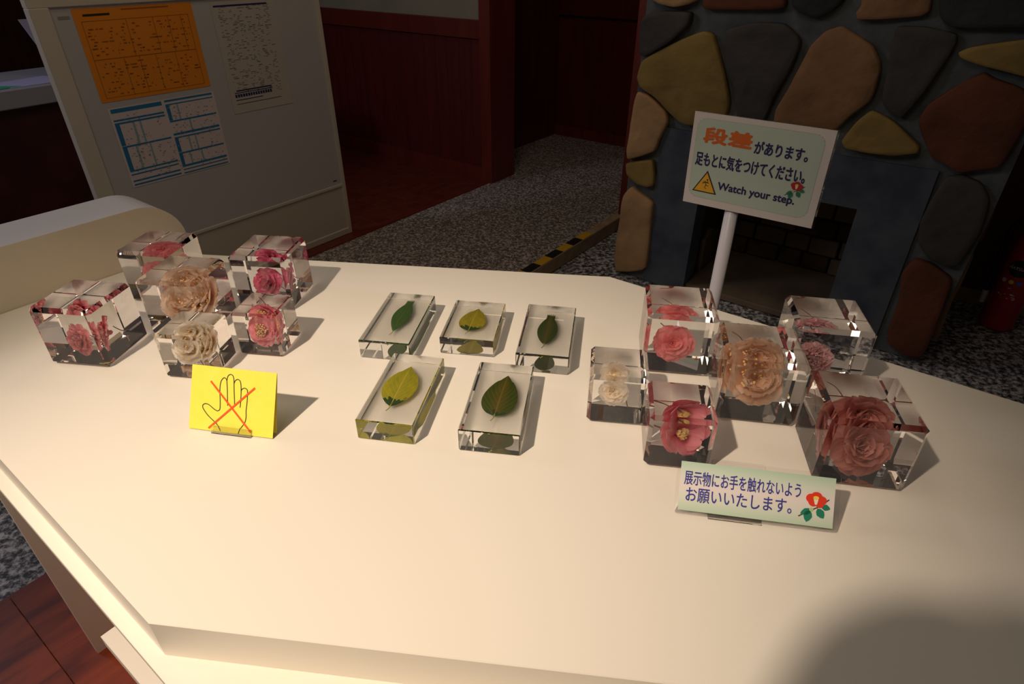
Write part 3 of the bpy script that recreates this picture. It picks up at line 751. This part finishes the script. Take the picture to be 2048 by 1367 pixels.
LB = [(1, -0.2226, 1.0432, -8.3, 0.0975, 0.1895, 0.0385, (-0.2293, 0.997), (-0.211, 1.1137), .036, 'slim', True, 'clear slab with narrow green leaf, back left of the five leaf slabs'),
      (2, -0.0748, 1.0377, -8.0, 0.1035, 0.1467, 0.0355, (-0.0849, 1.0058), (-0.069, 1.0892), .052, 'heart', False, 'short clear slab with golden yellow leaf, middle of the back row of leaf slabs'),
      (3, 0.0678, 0.9993, -8.8, 0.0965, 0.1825, 0.0385, (0.0589, 0.9548), (0.0779, 1.0587), .0385, 'oval', True, 'clear slab with dark green leaf with a notched tip, back right of the leaf slabs'),
      (4, -0.1807, 0.8156, -9.2, 0.0925, 0.1875, 0.0380, (-0.1961, 0.7719), (-0.1779, 0.881), .058, 'oval', False, 'clear slab with bright yellow veined leaf, front left of the leaf slabs'),
      (5, -0.0215, 0.7883, -8.0, 0.0945, 0.1825, 0.0410, (-0.0282, 0.7463), (-0.0068, 0.8524), .058, 'heart', False, 'clear slab with broad olive green leaf with orange midrib, front right of the leaf slabs')]
for (i, x, y, deg, w_, d_, h, lb, lt, lw, shp, jag, lab) in LB:
    t = empty('acrylic_leaf_slab', (x, y, T + 0.0004), R(deg)); tag(t, lab, 'paperweight', g)
    bm = bmesh.new(); add_box(bm, (-w_ / 2, -d_ / 2, 0), (w_ / 2, d_ / 2, h), 0.0016, 1); from_bm('block', bm, M['acrylic_clean'], t)
    rot = Matrix.Rotation(-R(deg), 3, 'Z'); sh = Vector((0.001, 0.004, 0))
    b_ = rot @ (Vector((lb[0] - x, lb[1] - y, 0))); t_ = rot @ (Vector((lt[0] - x, lt[1] - y, 0)))
    leaf(t, b_ + Vector((0, .005, h * .45)), t_ + Vector((0, .005, h * .45)), lw, LM[i], shp, jag)

# ================================================================== YELLOW HAND CARD
CW, CH = 0.1438, 0.1021; yaw = R(-9.6); tl = R(29.7)
card_c = Vector((-0.4446, 0.7392, T + 0.0005)); ux = Vector((math.cos(yaw), math.sin(yaw), 0))
cd = empty('folded_card', card_c - ux * CW / 2, yaw)
tag(cd, 'yellow folded tent card with a crossed-out hand drawing on the table', 'card')
bm = bmesh.new(); prism_bm(bm, [(0, 0), (CW, 0), (CW, CH), (0, CH)], 0.0, 0.0004, lambda u, v, d: (u, v * math.sin(tl) + d, v * math.cos(tl)))
from_bm('front_panel', bm, M['yellow_paper'], cd)
bk = R(11); ytop = CH * math.sin(tl); ztop = CH * math.cos(tl)
bm = bmesh.new(); prism_bm(bm, [(0, 0), (CW, 0), (CW, 1), (0, 1)], 0.0, 0.0004, lambda u, v, d: (u + .0004 * (v > .5), ytop * v + (1 - v) * 0.012 + d + .0006, ztop * v))
from_bm('back_panel', bm, M['yellow_paper'], cd)
cf = plane_frame('print_holder', (0, 0, 0), 0, tl, cd)
HAND = [(0.0551, 0.0017), (0.053, 0.0056), (0.0475, 0.0124), (0.0408, 0.0174), (0.0328, 0.0234), (0.0266, 0.0297), (0.0224, 0.0356), (0.0224, 0.0397), (0.0263, 0.0422), (0.0321, 0.0414), (0.038, 0.0377), (0.0433, 0.0345), (0.0479, 0.033), (0.0515, 0.0354), (0.0519, 0.0418), (0.0512, 0.0523), (0.05, 0.064), (0.0499, 0.0747), (0.0519, 0.0826), (0.0561, 0.0867), (0.0598, 0.0846), (0.0609, 0.0806), (0.0622, 0.0712), (0.0633, 0.0583), (0.0647, 0.043)]
F2 = [(0.0608, 0.083), (0.0622, 0.0897), (0.0664, 0.0931), (0.0708, 0.0909), (0.0727, 0.0842), (0.0739, 0.0701), (0.0755, 0.055), (0.0765, 0.0446)]
F3 = [(0.0733, 0.0795), (0.0753, 0.0842), (0.0796, 0.0864), (0.0835, 0.0836), (0.0852, 0.0772), (0.0861, 0.0655), (0.0863, 0.0515), (0.0859, 0.0424)]
F4 = [(0.086, 0.069), (0.0874, 0.0718), (0.0916, 0.0738), (0.0959, 0.0719), (0.097, 0.0667), (0.0972, 0.0527), (0.0965, 0.0387), (0.0971, 0.0284), (0.0954, 0.0191), (0.0909, 0.0123), (0.0875, 0.0068), (0.0858, 0.0007)]


def on_card(me_obj):   # lay XZ drawings on the leaning panel
    for v in me_obj.data.vertices:
        u, d, q = v.co; v.co = (u, q * math.sin(tl) + d * math.cos(tl), q * math.cos(tl) - d * math.sin(tl))
    me_obj.data.update()


bpy.data.objects.remove(cf)
bm = bmesh.new()
for s in (HAND, F2, F3, F4): stroke(bm, spline(s, 5), 0.0013, -0.0004)
on_card(from_bm('hand_drawing', bm, M['black_ink'], cd))
bm = bmesh.new(); stroke(bm, [(0.0336, 0.0791), (0.1066, 0.0054)], 0.0030, -0.0006); stroke(bm, [(0.1092, 0.076), (0.0344, 0.0038)], 0.0030, -0.0008)
on_card(from_bm('red_cross', bm, M['orange_ink'], cd))
hs = empty('card_holder', card_c - ux * (CW / 2 - 0.075), yaw); tag(hs, 'small clear acrylic holder at the foot of the yellow hand card', 'holder')
bm = bmesh.new(); add_box(bm, (-.034, -.0042, 0), (.034, .030, .0012), .0003)
prism_bm(bm, [(-.034, .0), (.034, .0), (.034, .0125), (-.034, .0125)], 0, 0.0011, lambda u, v, d: (u, v * math.sin(tl) - .0042 + d, v * math.cos(tl)))
from_bm('clear_lip', bm, M['film'], hs)
cd.location.z += 0.0013; cd.location.x += 0

# ================================================================== CAMELLIA PICTURE (print) used on both notices


def camellia_print(parent, cx, cz, s, y, dark=False):
    red = M['red_dark_print'] if dark else M['red_print']
    E_ = lambda x, z, rx, rz, rot=0, n=18: [(cx + s * (x + rx * math.cos(t) * math.cos(rot) - rz * math.sin(t) * math.sin(rot)), cz + s * (z + rx * math.cos(t) * math.sin(rot) + rz * math.sin(t) * math.cos(rot))) for t in [2 * math.pi * k / n for k in range(n)]]
    leafp = lambda x, z, ln, wd, rot: [(cx + s * (x + math.cos(rot) * ln * t - math.sin(rot) * wd * q), cz + s * (z + math.sin(rot) * ln * t + math.cos(rot) * wd * q)) for t, q in ((0, 0), (.2, .7), (.5, 1), (.8, .6), (1, 0), (.8, -.6), (.5, -1), (.2, -.7))]
    bm = bmesh.new(); stroke(bm, [(cx + s * a, cz + s * b) for a, b in ((-.62, -.55), (-.2, -.28), (.2, -.05), (.62, .32))], s * .05, y); from_bm('twig_print', bm, M['brown_print'], parent)
    flat('leaf_print', [leafp(-.08, -.2, .52, .15, R(-155)), leafp(-.18, -.22, .55, .19, R(-100)), leafp(.15, -.12, .5, .18, R(-55)), leafp(.3, 0, .4, .14, R(-12))], y - .0002, M['green_print'], parent)
    flat('bud_print', [E_(-.1, -.2, .09, .08)], y - .0003, M['lime_print'], parent)
    for k, pp in enumerate([E_(-.14, .30, .22, .20), E_(.30, .25, .22, .19), E_(.08, .40, .24, .20), E_(-.06, .16, .2, .21, .6), E_(.22, .12, .21, .2, -.5)]):
        flat('petal_print', [pp], y - .0004 - .00004 * k, red, parent)
    flat('centre_print', [[(cx + s * a, cz + s * b) for a, b in ((-.05, .36), (.17, .38), (.15, .2), (.11, .04), (.03, .04), (-.02, .2))]], y - .0008, M['cream_print'], parent)
    flat('stamen_print', [E_(.06, .34, .12, .08)], y - .0009, M['yellow_print'], parent)


# ================================================================== NOTICE ON THE TABLE
NW, NH = 0.1998, 0.0662; yaw = R(-9.3); nt_ = R(35)
nx = Vector((math.cos(yaw), math.sin(yaw), 0))
no_ = empty('notice_card', Vector((0.3257, 0.5639, T + .0022)) - nx * 0.1056, yaw)
tag(no_, 'laminated pale green notice with purple Japanese lettering and a red camellia picture', 'sign')
S_ = math.sin(nt_); C_ = math.cos(nt_)


def lean(o):
    for v in o.data.vertices:
        u, d, q = v.co; v.co = (u, q * S_ + d * C_, q * C_ - d * S_)
    o.data.update(); return o


def rrect(x0, x1, z0, z1, r, n=6):
    pts = []
    for cx, cz, a0 in ((x1 - r, z0 + r, -90), (x1 - r, z1 - r, 0), (x0 + r, z1 - r, 90), (x0 + r, z0 + r, 180)):
        for k in range(n + 1):
            a = R(a0 + 90 * k / n); pts.append((cx + r * math.cos(a), cz + r * math.sin(a)))
    return pts


lean(prism('clear_laminate', rrect(0, 0.2112, 0, 0.0765, 0.005), 0.0010, 0.0014, XZ, M['film'], no_))
px, pz = 0.0050, 0.0050


def grad_mat(name, z0, z1):
    m = mat(name, (1, 1, 1), 0.45); nt, p, N, L = nodes(m)
    at = N('ShaderNodeUVMap'); sp = N('ShaderNodeSeparateXYZ'); L(at.outputs[0], sp.inputs[0])
    r = ramp(nt, [(0.0, (0.50, 0.66, 0.50)), (0.25, (0.72, 0.76, 0.66)), (0.5, (0.84, 0.76, 0.74)), (0.75, (0.72, 0.78, 0.68)), (1.0, (0.50, 0.68, 0.52))])
    L(sp.outputs['Y'], r.inputs[0]); L(r.outputs[0], p.inputs['Base Color']); return m


M['notice_paper'] = grad_mat('green_to_pink_paper', 0, 1)
me = bpy.data.meshes.new('paper'); me.from_pydata([(px, .0006, pz), (px + NW, .0006, pz), (px + NW, .0006, pz + NH), (px, .0006, pz + NH)], [], [(0, 1, 2, 3)])
ul = me.uv_layers.new(name='UVMap')
for li, q in zip(range(4), ((0, 0), (1, 0), (1, 1), (0, 1))): ul.data[li].uv = q
lean(link('paper', me, M['notice_paper'], no_))
lean(lettering('展示物にお手を触れないよう', px + .027 * NW, px + .785 * NW, pz + .53 * NH, pz + .825 * NH, .0003, M['navy_ink'], no_, 0.0002))
lean(lettering('お願いいたします。', px + .045 * NW, px + .735 * NW, pz + .19 * NH, pz + .48 * NH, .0003, M['navy_ink'], no_, 0.0002))
before = set(no_.children)
camellia_print(no_, px + .873 * NW, pz + .42 * NH, 0.030, .0003)
for o in set(no_.children) - before: lean(o)
ns_ = empty('notice_stand', Vector((0.3257, 0.5639, T + .0004)) - nx * 0.025, yaw); tag(ns_, 'low clear acrylic easel stand behind the camellia notice', 'stand')
bm = bmesh.new(); prism_bm(bm, rrect(-.035, .035, 0.0, .0775, .003), .0028, .0042, lambda u, v, d: (u, v * S_ + d * C_, v * C_ - d * S_ + .002))
add_box(bm, (-.035, -.002, 0), (.035, .062, .0012), .0003); from_bm('clear_stand', bm, M['acrylic_clean'], ns_)

# ================================================================== WATCH-YOUR-STEP SIGN
sy = R(-35.3); sw, sh = 0.31, 0.2201; sp_ = Vector((0.558, 1.4187, 0))
sg = empty('step_warning_sign', sp_, sy)
tag(sg, 'white step warning sign with orange and navy Japanese lettering on a white pole', 'sign')
zb = T + 0.11
bm = bmesh.new(); tube_bm(bm, [(-.035, .022, 0.015), (-.035, .022, zb + .16)], .0165, 24); from_bm('pole', bm, M['white_pole'], sg, smooth=True)
bm = bmesh.new(); lathe_bm(bm, [(0.14, 0), (0.145, .006), (0.14, .014), (.03, .02), (.02, .03)], 40); from_bm('base', bm, M['white_pole'], sg, loc=(-.035, .022, 0), smooth=True)
TS = R(-3.0)


def slean(o):
    for v in o.data.vertices:
        u, d, q = v.co; v.co = (u, q * math.sin(TS) + d * math.cos(TS), q * math.cos(TS) - d * math.sin(TS) + zb)
    o.data.update(); return o


X = lambda u: -sw / 2 + u * sw
Z = lambda v: v * sh
slean(prism('panel', rect(X(0), X(1), Z(0), Z(1)), 0, .003, XZ, M['white_paper'], sg))
slean(prism('clear_sleeve', rect(X(-.004), X(1.012), Z(-.006), Z(1.006)), .0031, .0045, XZ, M['acrylic_clean'], sg))
slean(prism('mint_field', rrect(X(.035), X(.945), Z(.085), Z(.945), .022), -.0002, .0, XZ, M['mint'], sg))
bm = bmesh.new(); rp = rrect(X(.035), X(.945), Z(.085), Z(.945), .022, 8); dense = []
for i in range(len(rp)):
    p, q = rp[i], rp[(i + 1) % len(rp)]; n = max(1, int(math.hypot(q[0] - p[0], q[1] - p[1]) / .0022))
    dense += [(p[0] + (q[0] - p[0]) * j / n, p[1] + (q[1] - p[1]) * j / n) for j in range(n)]
for i in range(0, len(dense) - 1, 2): stroke(bm, [dense[i], dense[i + 1]], .0007, -.0004)
slean(from_bm('dotted_border', bm, M['grey_print'], sg))
slean(lettering('段差', X(.09), X(.462), Z(.69), Z(.865), -.0006, M['orange_print'], sg, 0.0018))
slean(lettering('があります。', X(.480), X(.86), Z(.662), Z(.80), -.0006, M['navy_dark'], sg, 0.0009))
slean(lettering('足もとに気をつけてください。', X(.055), X(.875), Z(.44), Z(.595), -.0006, M['navy_dark'], sg, 0.0009))
slean(lettering('Watch your step.', X(.262), X(.842), Z(.185), Z(.300), -.0006, M['navy_dark'], sg, 0.0008))
slean(flat('warning_outline', [[(X(.064), Z(.150)), (X(.262), Z(.148)), (X(.167), Z(.402))]], -.0004, M['black_ink'], sg))
slean(flat('warning_triangle', [[(X(.079), Z(.163)), (X(.246), Z(.161)), (X(.166), Z(.375))]], -.0007, M['amber'], sg))
bm = bmesh.new(); TX = lambda a, b: (X(.163) + a * .001, Z(.225) + b * .001)
for s in ([(-8, 6), (0, 9), (7, 12)], [(-3, 13), (1, 10), (2, 2), (-1, -4), (4, -6)], [(1, 10), (9, 8)], [(2, 3), (8, 1)], [(-6, 10), (-2, 9)]): stroke(bm, [TX(*p) for p in s], .0016, -.0009)
bm.faces.new([bm.verts.new((*[TX(4 + 2.2 * math.cos(k), 16 + 2.2 * math.sin(k))[0]], -.0009, TX(4 + 2.2 * math.cos(k), 16 + 2.2 * math.sin(k))[1])) for k in [i * .785 for i in range(8)]])
slean(from_bm('falling_figure', bm, M['black_ink'], sg))
before = set(sg.children); camellia_print(sg, X(.825), Z(.375), 0.031, -.0008, True)
for o in set(sg.children) - before: slean(o)

# ================================================================== NOTICE BOARD
nb = empty('notice_board', W(2.0, -2.55, UP), R(53.7)); tag(nb, 'tall white notice board partition with cream frame standing on the wood floor', 'board')
# local X = -along (0 at right end, negative to the left); face looks along local -Y


def bb(name, x0, x1, z0, z1, y0, y1, m, bev=0.002): return box(name, (x0, y0, z0), (x1, y1, z1), m, nb, bev)


bb('board_face', -1.08, -.02, .268, 1.13, 0.0, .02, M['board'], 0)
bb('lower_panel', -1.08, -.02, .03, .262, 0.001, .02, M['board_low'], 0)
bb('frame_rail', -1.08, -.02, .258, .272, -.006, .02, M['frame'])
bb('frame_rail', -1.137, 0.0, 1.128, 1.19, -.008, .03, M['frame'])
bb('frame_rail', -1.137, 0.0, 0.0, .032, -.006, .03, M['frame'])
bb('frame_post', -1.137, -1.078, 0.0, 1.128, -.012, .03, M['frame'])
bb('frame_post', -.022, 0.0, 0.0, 1.128, -.008, .03, M['frame'])
bb('marking', -.069, -.048, .292, .297, -.0012, 0, M['black_ink'], 0)
bb('marking', -1.058, -1.022, 1.092, 1.101, -.0012, 0, M['grey_print'], 0)


def sheet(name, x0, x1, z0, z1, m, label, cat='poster', sk=0.0):
    s = empty(name, nb.matrix_basis @ Vector((x0, -.0016, z0)), R(53.7)); tag(s, label, cat)
    s['w'] = 0; del s['w']
    box('paper_sheet', (0, 0, 0), (x1 - x0, .0006, z1 - z0), m, s); return s, x1 - x0, z1 - z0


def bars(s, name, rs, m, y=-.0004): return tag(flat(name, [rect(*r) for r in rs], y, m, s), kind='stuff')


nb.matrix_basis = Matrix.Translation(W(2.0, -2.55, UP)) @ Matrix.Rotation(R(53.7), 4, 'Z')
nb.rotation_euler = (0, 0, R(53.7)); nb.location = W(2.0, -2.55, UP)
s, w_, h_ = sheet('orange_timetable', -1.012, -.593, .824, 1.12, M['orange_paper'], 'orange printed timetable sheet, top left on the notice board')
bars(s, 'heading_print', [(.03, .118, .272, .279)], M['black_ink'])
vx = [.02, .165, .26, .315, .365, .395]
bars(s, 'table_lines', [(.02, .395, .136, .1385), (.02, .395, .012, .0135), (.02, .395, .2565, .258), (.16, .33, .285, .289)] + [(x, x + .0018, .138, .258) for x in vx] + [(x, x + .0018, .012, .136) for x in (.02, .12, .175, .235, .31, .395)], M['rust_print'])
r3 = random.Random(5); rs = []
for k in range(250):
    x = r3.uniform(.025, .385); z = r3.choice([.02, .03, .04, .05, .06, .07, .08, .09, .1, .11, .12, .15, .16, .17, .18, .19, .2, .21, .22, .23, .24]); rs.append((x, x + r3.uniform(.003, .012), z, z + .004))
bars(s, 'small_print', rs, M['rust_print'])
s, w_, h_ = sheet('blue_timetable', -1.002, -.588, .512, .803, M['sheet_white'], 'white timetable sheet with blue table headings, lower left on the notice board')
B = []
for x0, x1, zs in ((.008, .196, [(.272, .286), (.243, .249), (.232, .238), (.148, .154), (.058, .064), (.045, .050), (.020, .026), (.006, .012)]), (.208, .404, [(.280, .287), (.268, .272), (.205, .211), (.155, .163), (.143, .148), (.082, .088), (.030, .038), (.018, .022), (.004, .009)])):
    B += [(x0, x1, a, b) for a, b in zs]
B += [(.008, .024, .156, .232), (.008, .024, .064, .148), (.208, .222, .09, .143), (.208, .222, .212, .268), (.208, .222, .038, .082)]
bars(s, 'blue_heading_print', B, M['blue_print'])
bars(s, 'blue_column_print', [(.07, .078, .156, .232), (.095, .102, .156, .232), (.055, .063, .064, .148), (.108, .114, .064, .148), (.25, .256, .212, .268), (.285, .291, .163, .205), (.262, .268, .088, .143), (.29, .296, .088, .143), (.25, .256, .038, .082), (.30, .306, .038, .082)], M['pale_blue'])
rs = []
for k in range(260):
    x = r3.uniform(.03, .395); z = r3.uniform(.02, .265); rs.append((x, x + r3.uniform(.002, .008), z, z + .003))
bars(s, 'small_print', rs, M['grey_print'], -.0006)
s, w_, h_ = sheet('white_timetable', -.517, -.225, .700, 1.116, M['pale_paper'], 'pale grey printed sheet, right on the notice board')
rs = []
for k in range(420):
    x = r3.choice([.02, .06, .1, .14, .18, .22]) + r3.uniform(0, .03); z = .40 - r3.randint(0, 58) * .0058; rs.append((x, x + r3.uniform(.004, .016), z, z + .0028))
bars(s, 'small_print', rs, M['grey_print'])
rs = [(.02 + .012 * i, .029 + .012 * i, .062, .074) for i in range(15)] + [(.02, .2, .078, .081), (.02, .15, .05, .053), (.02, .24, .035, .037), (.03, .2, .085, .090), (.01, .25, .397, .403)]
bars(s, 'table_print', rs, M['navy_dark'], -.0006)

# ================================================================== COUNTER AT LEFT
cdir = math.atan2(0.181, 0.1165)
ct = empty('counter', (-2.28, 2.893, 0), cdir); tag(ct, 'dark wood counter with a pale worktop edge behind the notice board', 'counter')
box('worktop', (-1.6, 0, T + .02), (1.3, .55, T + .10), M['counter_top'], ct, .004)
box('body', (-1.6, .05, 0.0), (1.3, .53, T + .02), M['counter_dark'], ct)
gp = empty('paper', (-2.28, 2.893, T + .1015), cdir); tag(gp, 'green sheet of paper lying on the dark counter', 'paper')
prism('sheet', [(-.15, .02), (.11, .05), (.02, .16), (-.15, .16)], 0, .001, XY, M['green_paper'], gp)
gp = empty('paper', (-2.28, 2.893, T + .101), cdir); tag(gp, 'lilac white sheet of paper lying on the counter beside the green one', 'paper')
prism('sheet', [(.06, .035), (.30, .04), (.30, .26), (.03, .22)], 0, .001, XY, M['lilac_paper'], gp)
lh = empty('leaflet_stand', (-2.28, 2.893, T + .102), cdir); tag(lh, 'slanting bluish leaflet stand on the dark counter', 'stand')
prism('slanted_plate', [(.33, 0.0), (.66, 0.0), (.60, .25), (.27, .25)], .16, .166, lambda u, v, d: (u, d + v * .3, v), M['lilac_paper'], lh)
prism('foot', [(.36, 0.0), (.62, 0.0), (.62, .10), (.36, .10)], 0.0, .004, lambda u, v, d: (u, v + .16, d), M['counter_top'], lh)

# ================================================================== FIRE EXTINGUISHER
fe = empty('fire_extinguisher', W(3.09, 0.33, 0), R(-36.3)); tag(fe, 'red fire extinguisher with round black label standing right of the fireplace', 'extinguisher')
er = 0.064
bm = bmesh.new(); lathe_bm(bm, [(er * .92, 0), (er, .008), (er, .355), (er * .93, .385), (er * .7, .415), (.022, .432), (.018, .45)], 40); from_bm('cylinder', bm, M['ext_red'], fe, smooth=True)
bm = bmesh.new(); lathe_bm(bm, [(.016, .445), (.020, .455), (.020, .475), (.012, .48)], 20); add_box(bm, (-.012, -.10, .475), (.012, .03, .485), .002); add_box(bm, (-.011, -.09, .50), (.011, .03, .507), .002); add_box(bm, (-.01, .02, .475), (.01, .032, .505))
from_bm('valve_handle', bm, M['grey_metal'], fe)
bm = bmesh.new(); tube_bm(bm, spline([(-.015, 0, .465), (-.06, 0, .475), (-.088, 0, .43), (-.092, 0, .30), (-.086, 0, .18), (-.082, 0, .14)], 6), .009, 10); from_bm('hose', bm, M['black_rub'], fe, smooth=True)
bm = bmesh.new(); tube_bm(bm, [(-.082, 0, .145), (-.080, 0, .09)], .012, 12); from_bm('nozzle', bm, M['white_mark'], fe)
CA = R(-90 - 22)


def wrap(u, v, off=.0006): a = CA + u / er; return ((er + off) * math.cos(a), (er + off) * math.sin(a), v)


def patch(name, cx, cz, rx, rz, m, off=.0006):
    bm = bmesh.new(); c = bm.verts.new(wrap(cx, cz, off)); rings = [[bm.verts.new(wrap(cx + rx * f * math.cos(t), cz + rz * f * math.sin(t), off)) for t in [2 * math.pi * k / 24 for k in range(24)]] for f in (.5, 1)]
    for k in range(24):
        bm.faces.new((c, rings[0][k], rings[0][(k + 1) % 24])); bm.faces.new((rings[0][k], rings[1][k], rings[1][(k + 1) % 24], rings[0][(k + 1) % 24]))
    return from_bm(name, bm, m, fe)


patch('round_label', .012, .285, .042, .036, M['black_rub'])
lettering('HATSUTA', -.024, .048, .279, .291, 0, M['white_mark'], fe, 0.0, fn=lambda u, q: wrap(u, q, .0012))
for dx, m_, nm in ((-.024, M['white_mark'], 'white_dot'), (.004, M['yellow_print'], 'yellow_dot'), (.032, M['blue_mark'], 'blue_dot')): patch(nm, dx, .225, .009, .009, m_, .0008)
bm = bmesh.new(); r4 = random.Random(9)
for k in range(12):
    u = -.035 + r4.random() * .075; v = .15 + r4.random() * .05; l = r4.uniform(.004, .014)
    bm.faces.new([bm.verts.new(wrap(*p, .0008)) for p in ((u, v), (u + l, v), (u + l, v + .003), (u, v + .003))])
from_bm('instruction_marks', bm, M['white_mark'], fe)

# ================================================================== PHOTOGRAPHER (stands behind the picture; casts the shadow at lower right)


def skin_body(name, joints, edges, m, parent, sub=2):
    me = bpy.data.meshes.new(name); me.from_pydata([j[:3] for j in joints], edges, [])
    o = link(name, me, m, parent); o.modifiers.new('skin', 'SKIN')
    bpy.context.view_layer.objects.active = o
    for sv, j in zip(me.skin_vertices[0].data, joints):
        sv.radius = (j[3], j[4] if len(j) > 4 else j[3]); sv.use_root = False
    me.skin_vertices[0].data[0].use_root = True
    s = o.modifiers.new('sub', 'SUBSURF'); s.levels = sub; s.render_levels = sub
    dg = bpy.context.evaluated_depsgraph_get(); dg.update()
    nm = bpy.data.meshes.new_from_object(o.evaluated_get(dg)); o.modifiers.clear(); o.data = nm
    if not nm.materials: nm.materials.append(m)
    for f in nm.polygons: f.use_smooth = True
    return o


PO = (0.10, -0.36)
ph = empty('person', (-0.05, 0.035, 0)); tag(ph, 'person in a dark jacket holding a camera, whose shadow falls on the table', 'person')
J = [(-.16, -.36, .95, .15, .11), (-.16, -.34, 1.12, .14, .10), (-.17, -.28, 1.30, .17, .11), (-.18, -.22, 1.42, .12, .09), (-.19, -.16, 1.49, .05, .05),
     (-.20, -.10, 1.58, .075, .09), (-.20, -.08, 1.67, .085, .10), (-.20, -.09, 1.74, .06, .07),
     (-.35, -.24, 1.41, .065), (-.40, -.22, 1.18, .05), (-.20, -.13, 1.28, .036), (-.04, -.135, 1.345, .028),
     (-.01, -.24, 1.41, .065), (.12, -.26, 1.20, .05), (.10, -.14, 1.29, .036), (.125, -.135, 1.345, .028),
     (-.25, -.38, .90, .10), (-.25, -.37, .48, .065), (-.25, -.42, .09, .045), (-.25, -.30, .045, .04),
     (-.07, -.38, .90, .10), (-.07, -.37, .48, .065), (-.07, -.42, .09, .045), (-.07, -.30, .045, .04)]
ED = [(0, 1), (1, 2), (2, 3), (3, 4), (4, 5), (5, 6), (6, 7), (3, 8), (8, 9), (9, 10), (10, 11), (3, 12), (12, 13), (13, 14), (14, 15), (0, 16), (16, 17), (17, 18), (18, 19), (0, 20), (20, 21), (21, 22), (22, 23)]
skin_body('body', J, ED, M['jacket'], ph)
bm = bmesh.new(); bmesh.ops.create_icosphere(bm, subdivisions=3, radius=1)
for v in bm.verts:
    v.co = Vector((v.co.x * .082, v.co.y * .098, v.co.z * .112)) * (1 + .02 * noise.noise(v.co * 6))
    if v.co.y > .05 and v.co.z < .06: v.co.y *= .75
from_bm('hair', bm, M['hair'], ph, loc=(-.20, -.11, 1.69), smooth=True)
for sgn, hx in ((-1, -.028), (1, .120)):
    jj = [(hx, -.095, 1.345, .020, .014), (hx + sgn * -.002, -.085, 1.372, .021, .012)]; ee = [(0, 1)]
    for k in range(4):
        b_ = len(jj); x0 = hx + (k - 1.5) * .014
        jj += [(x0, -.075, 1.392, .0085), (x0 - sgn * .016, -.062, 1.398, .008), (x0 - sgn * .026, -.052, 1.390, .007)]; ee += [(1, b_), (b_, b_ + 1), (b_ + 1, b_ + 2)]
    b_ = len(jj); jj += [(hx - sgn * .02, -.10, 1.365, .0095), (hx - sgn * .034, -.098, 1.372, .008)]; ee += [(0, b_), (b_, b_ + 1)]
    skin_body('hand', jj, ee, M['skin'], ph, 1)
cm = empty('camera', (0, -.085, 1.35)); tag(cm, 'black camera held by the person in the dark jacket', 'camera')
box('camera_body', (-.066, -.035, -.045), (.066, .012, .04), M['cam_black'], cm, .008, 2)
box('viewfinder', (-.024, -.035, .038), (.024, .014, .062), M['cam_black'], cm, .006, 2)
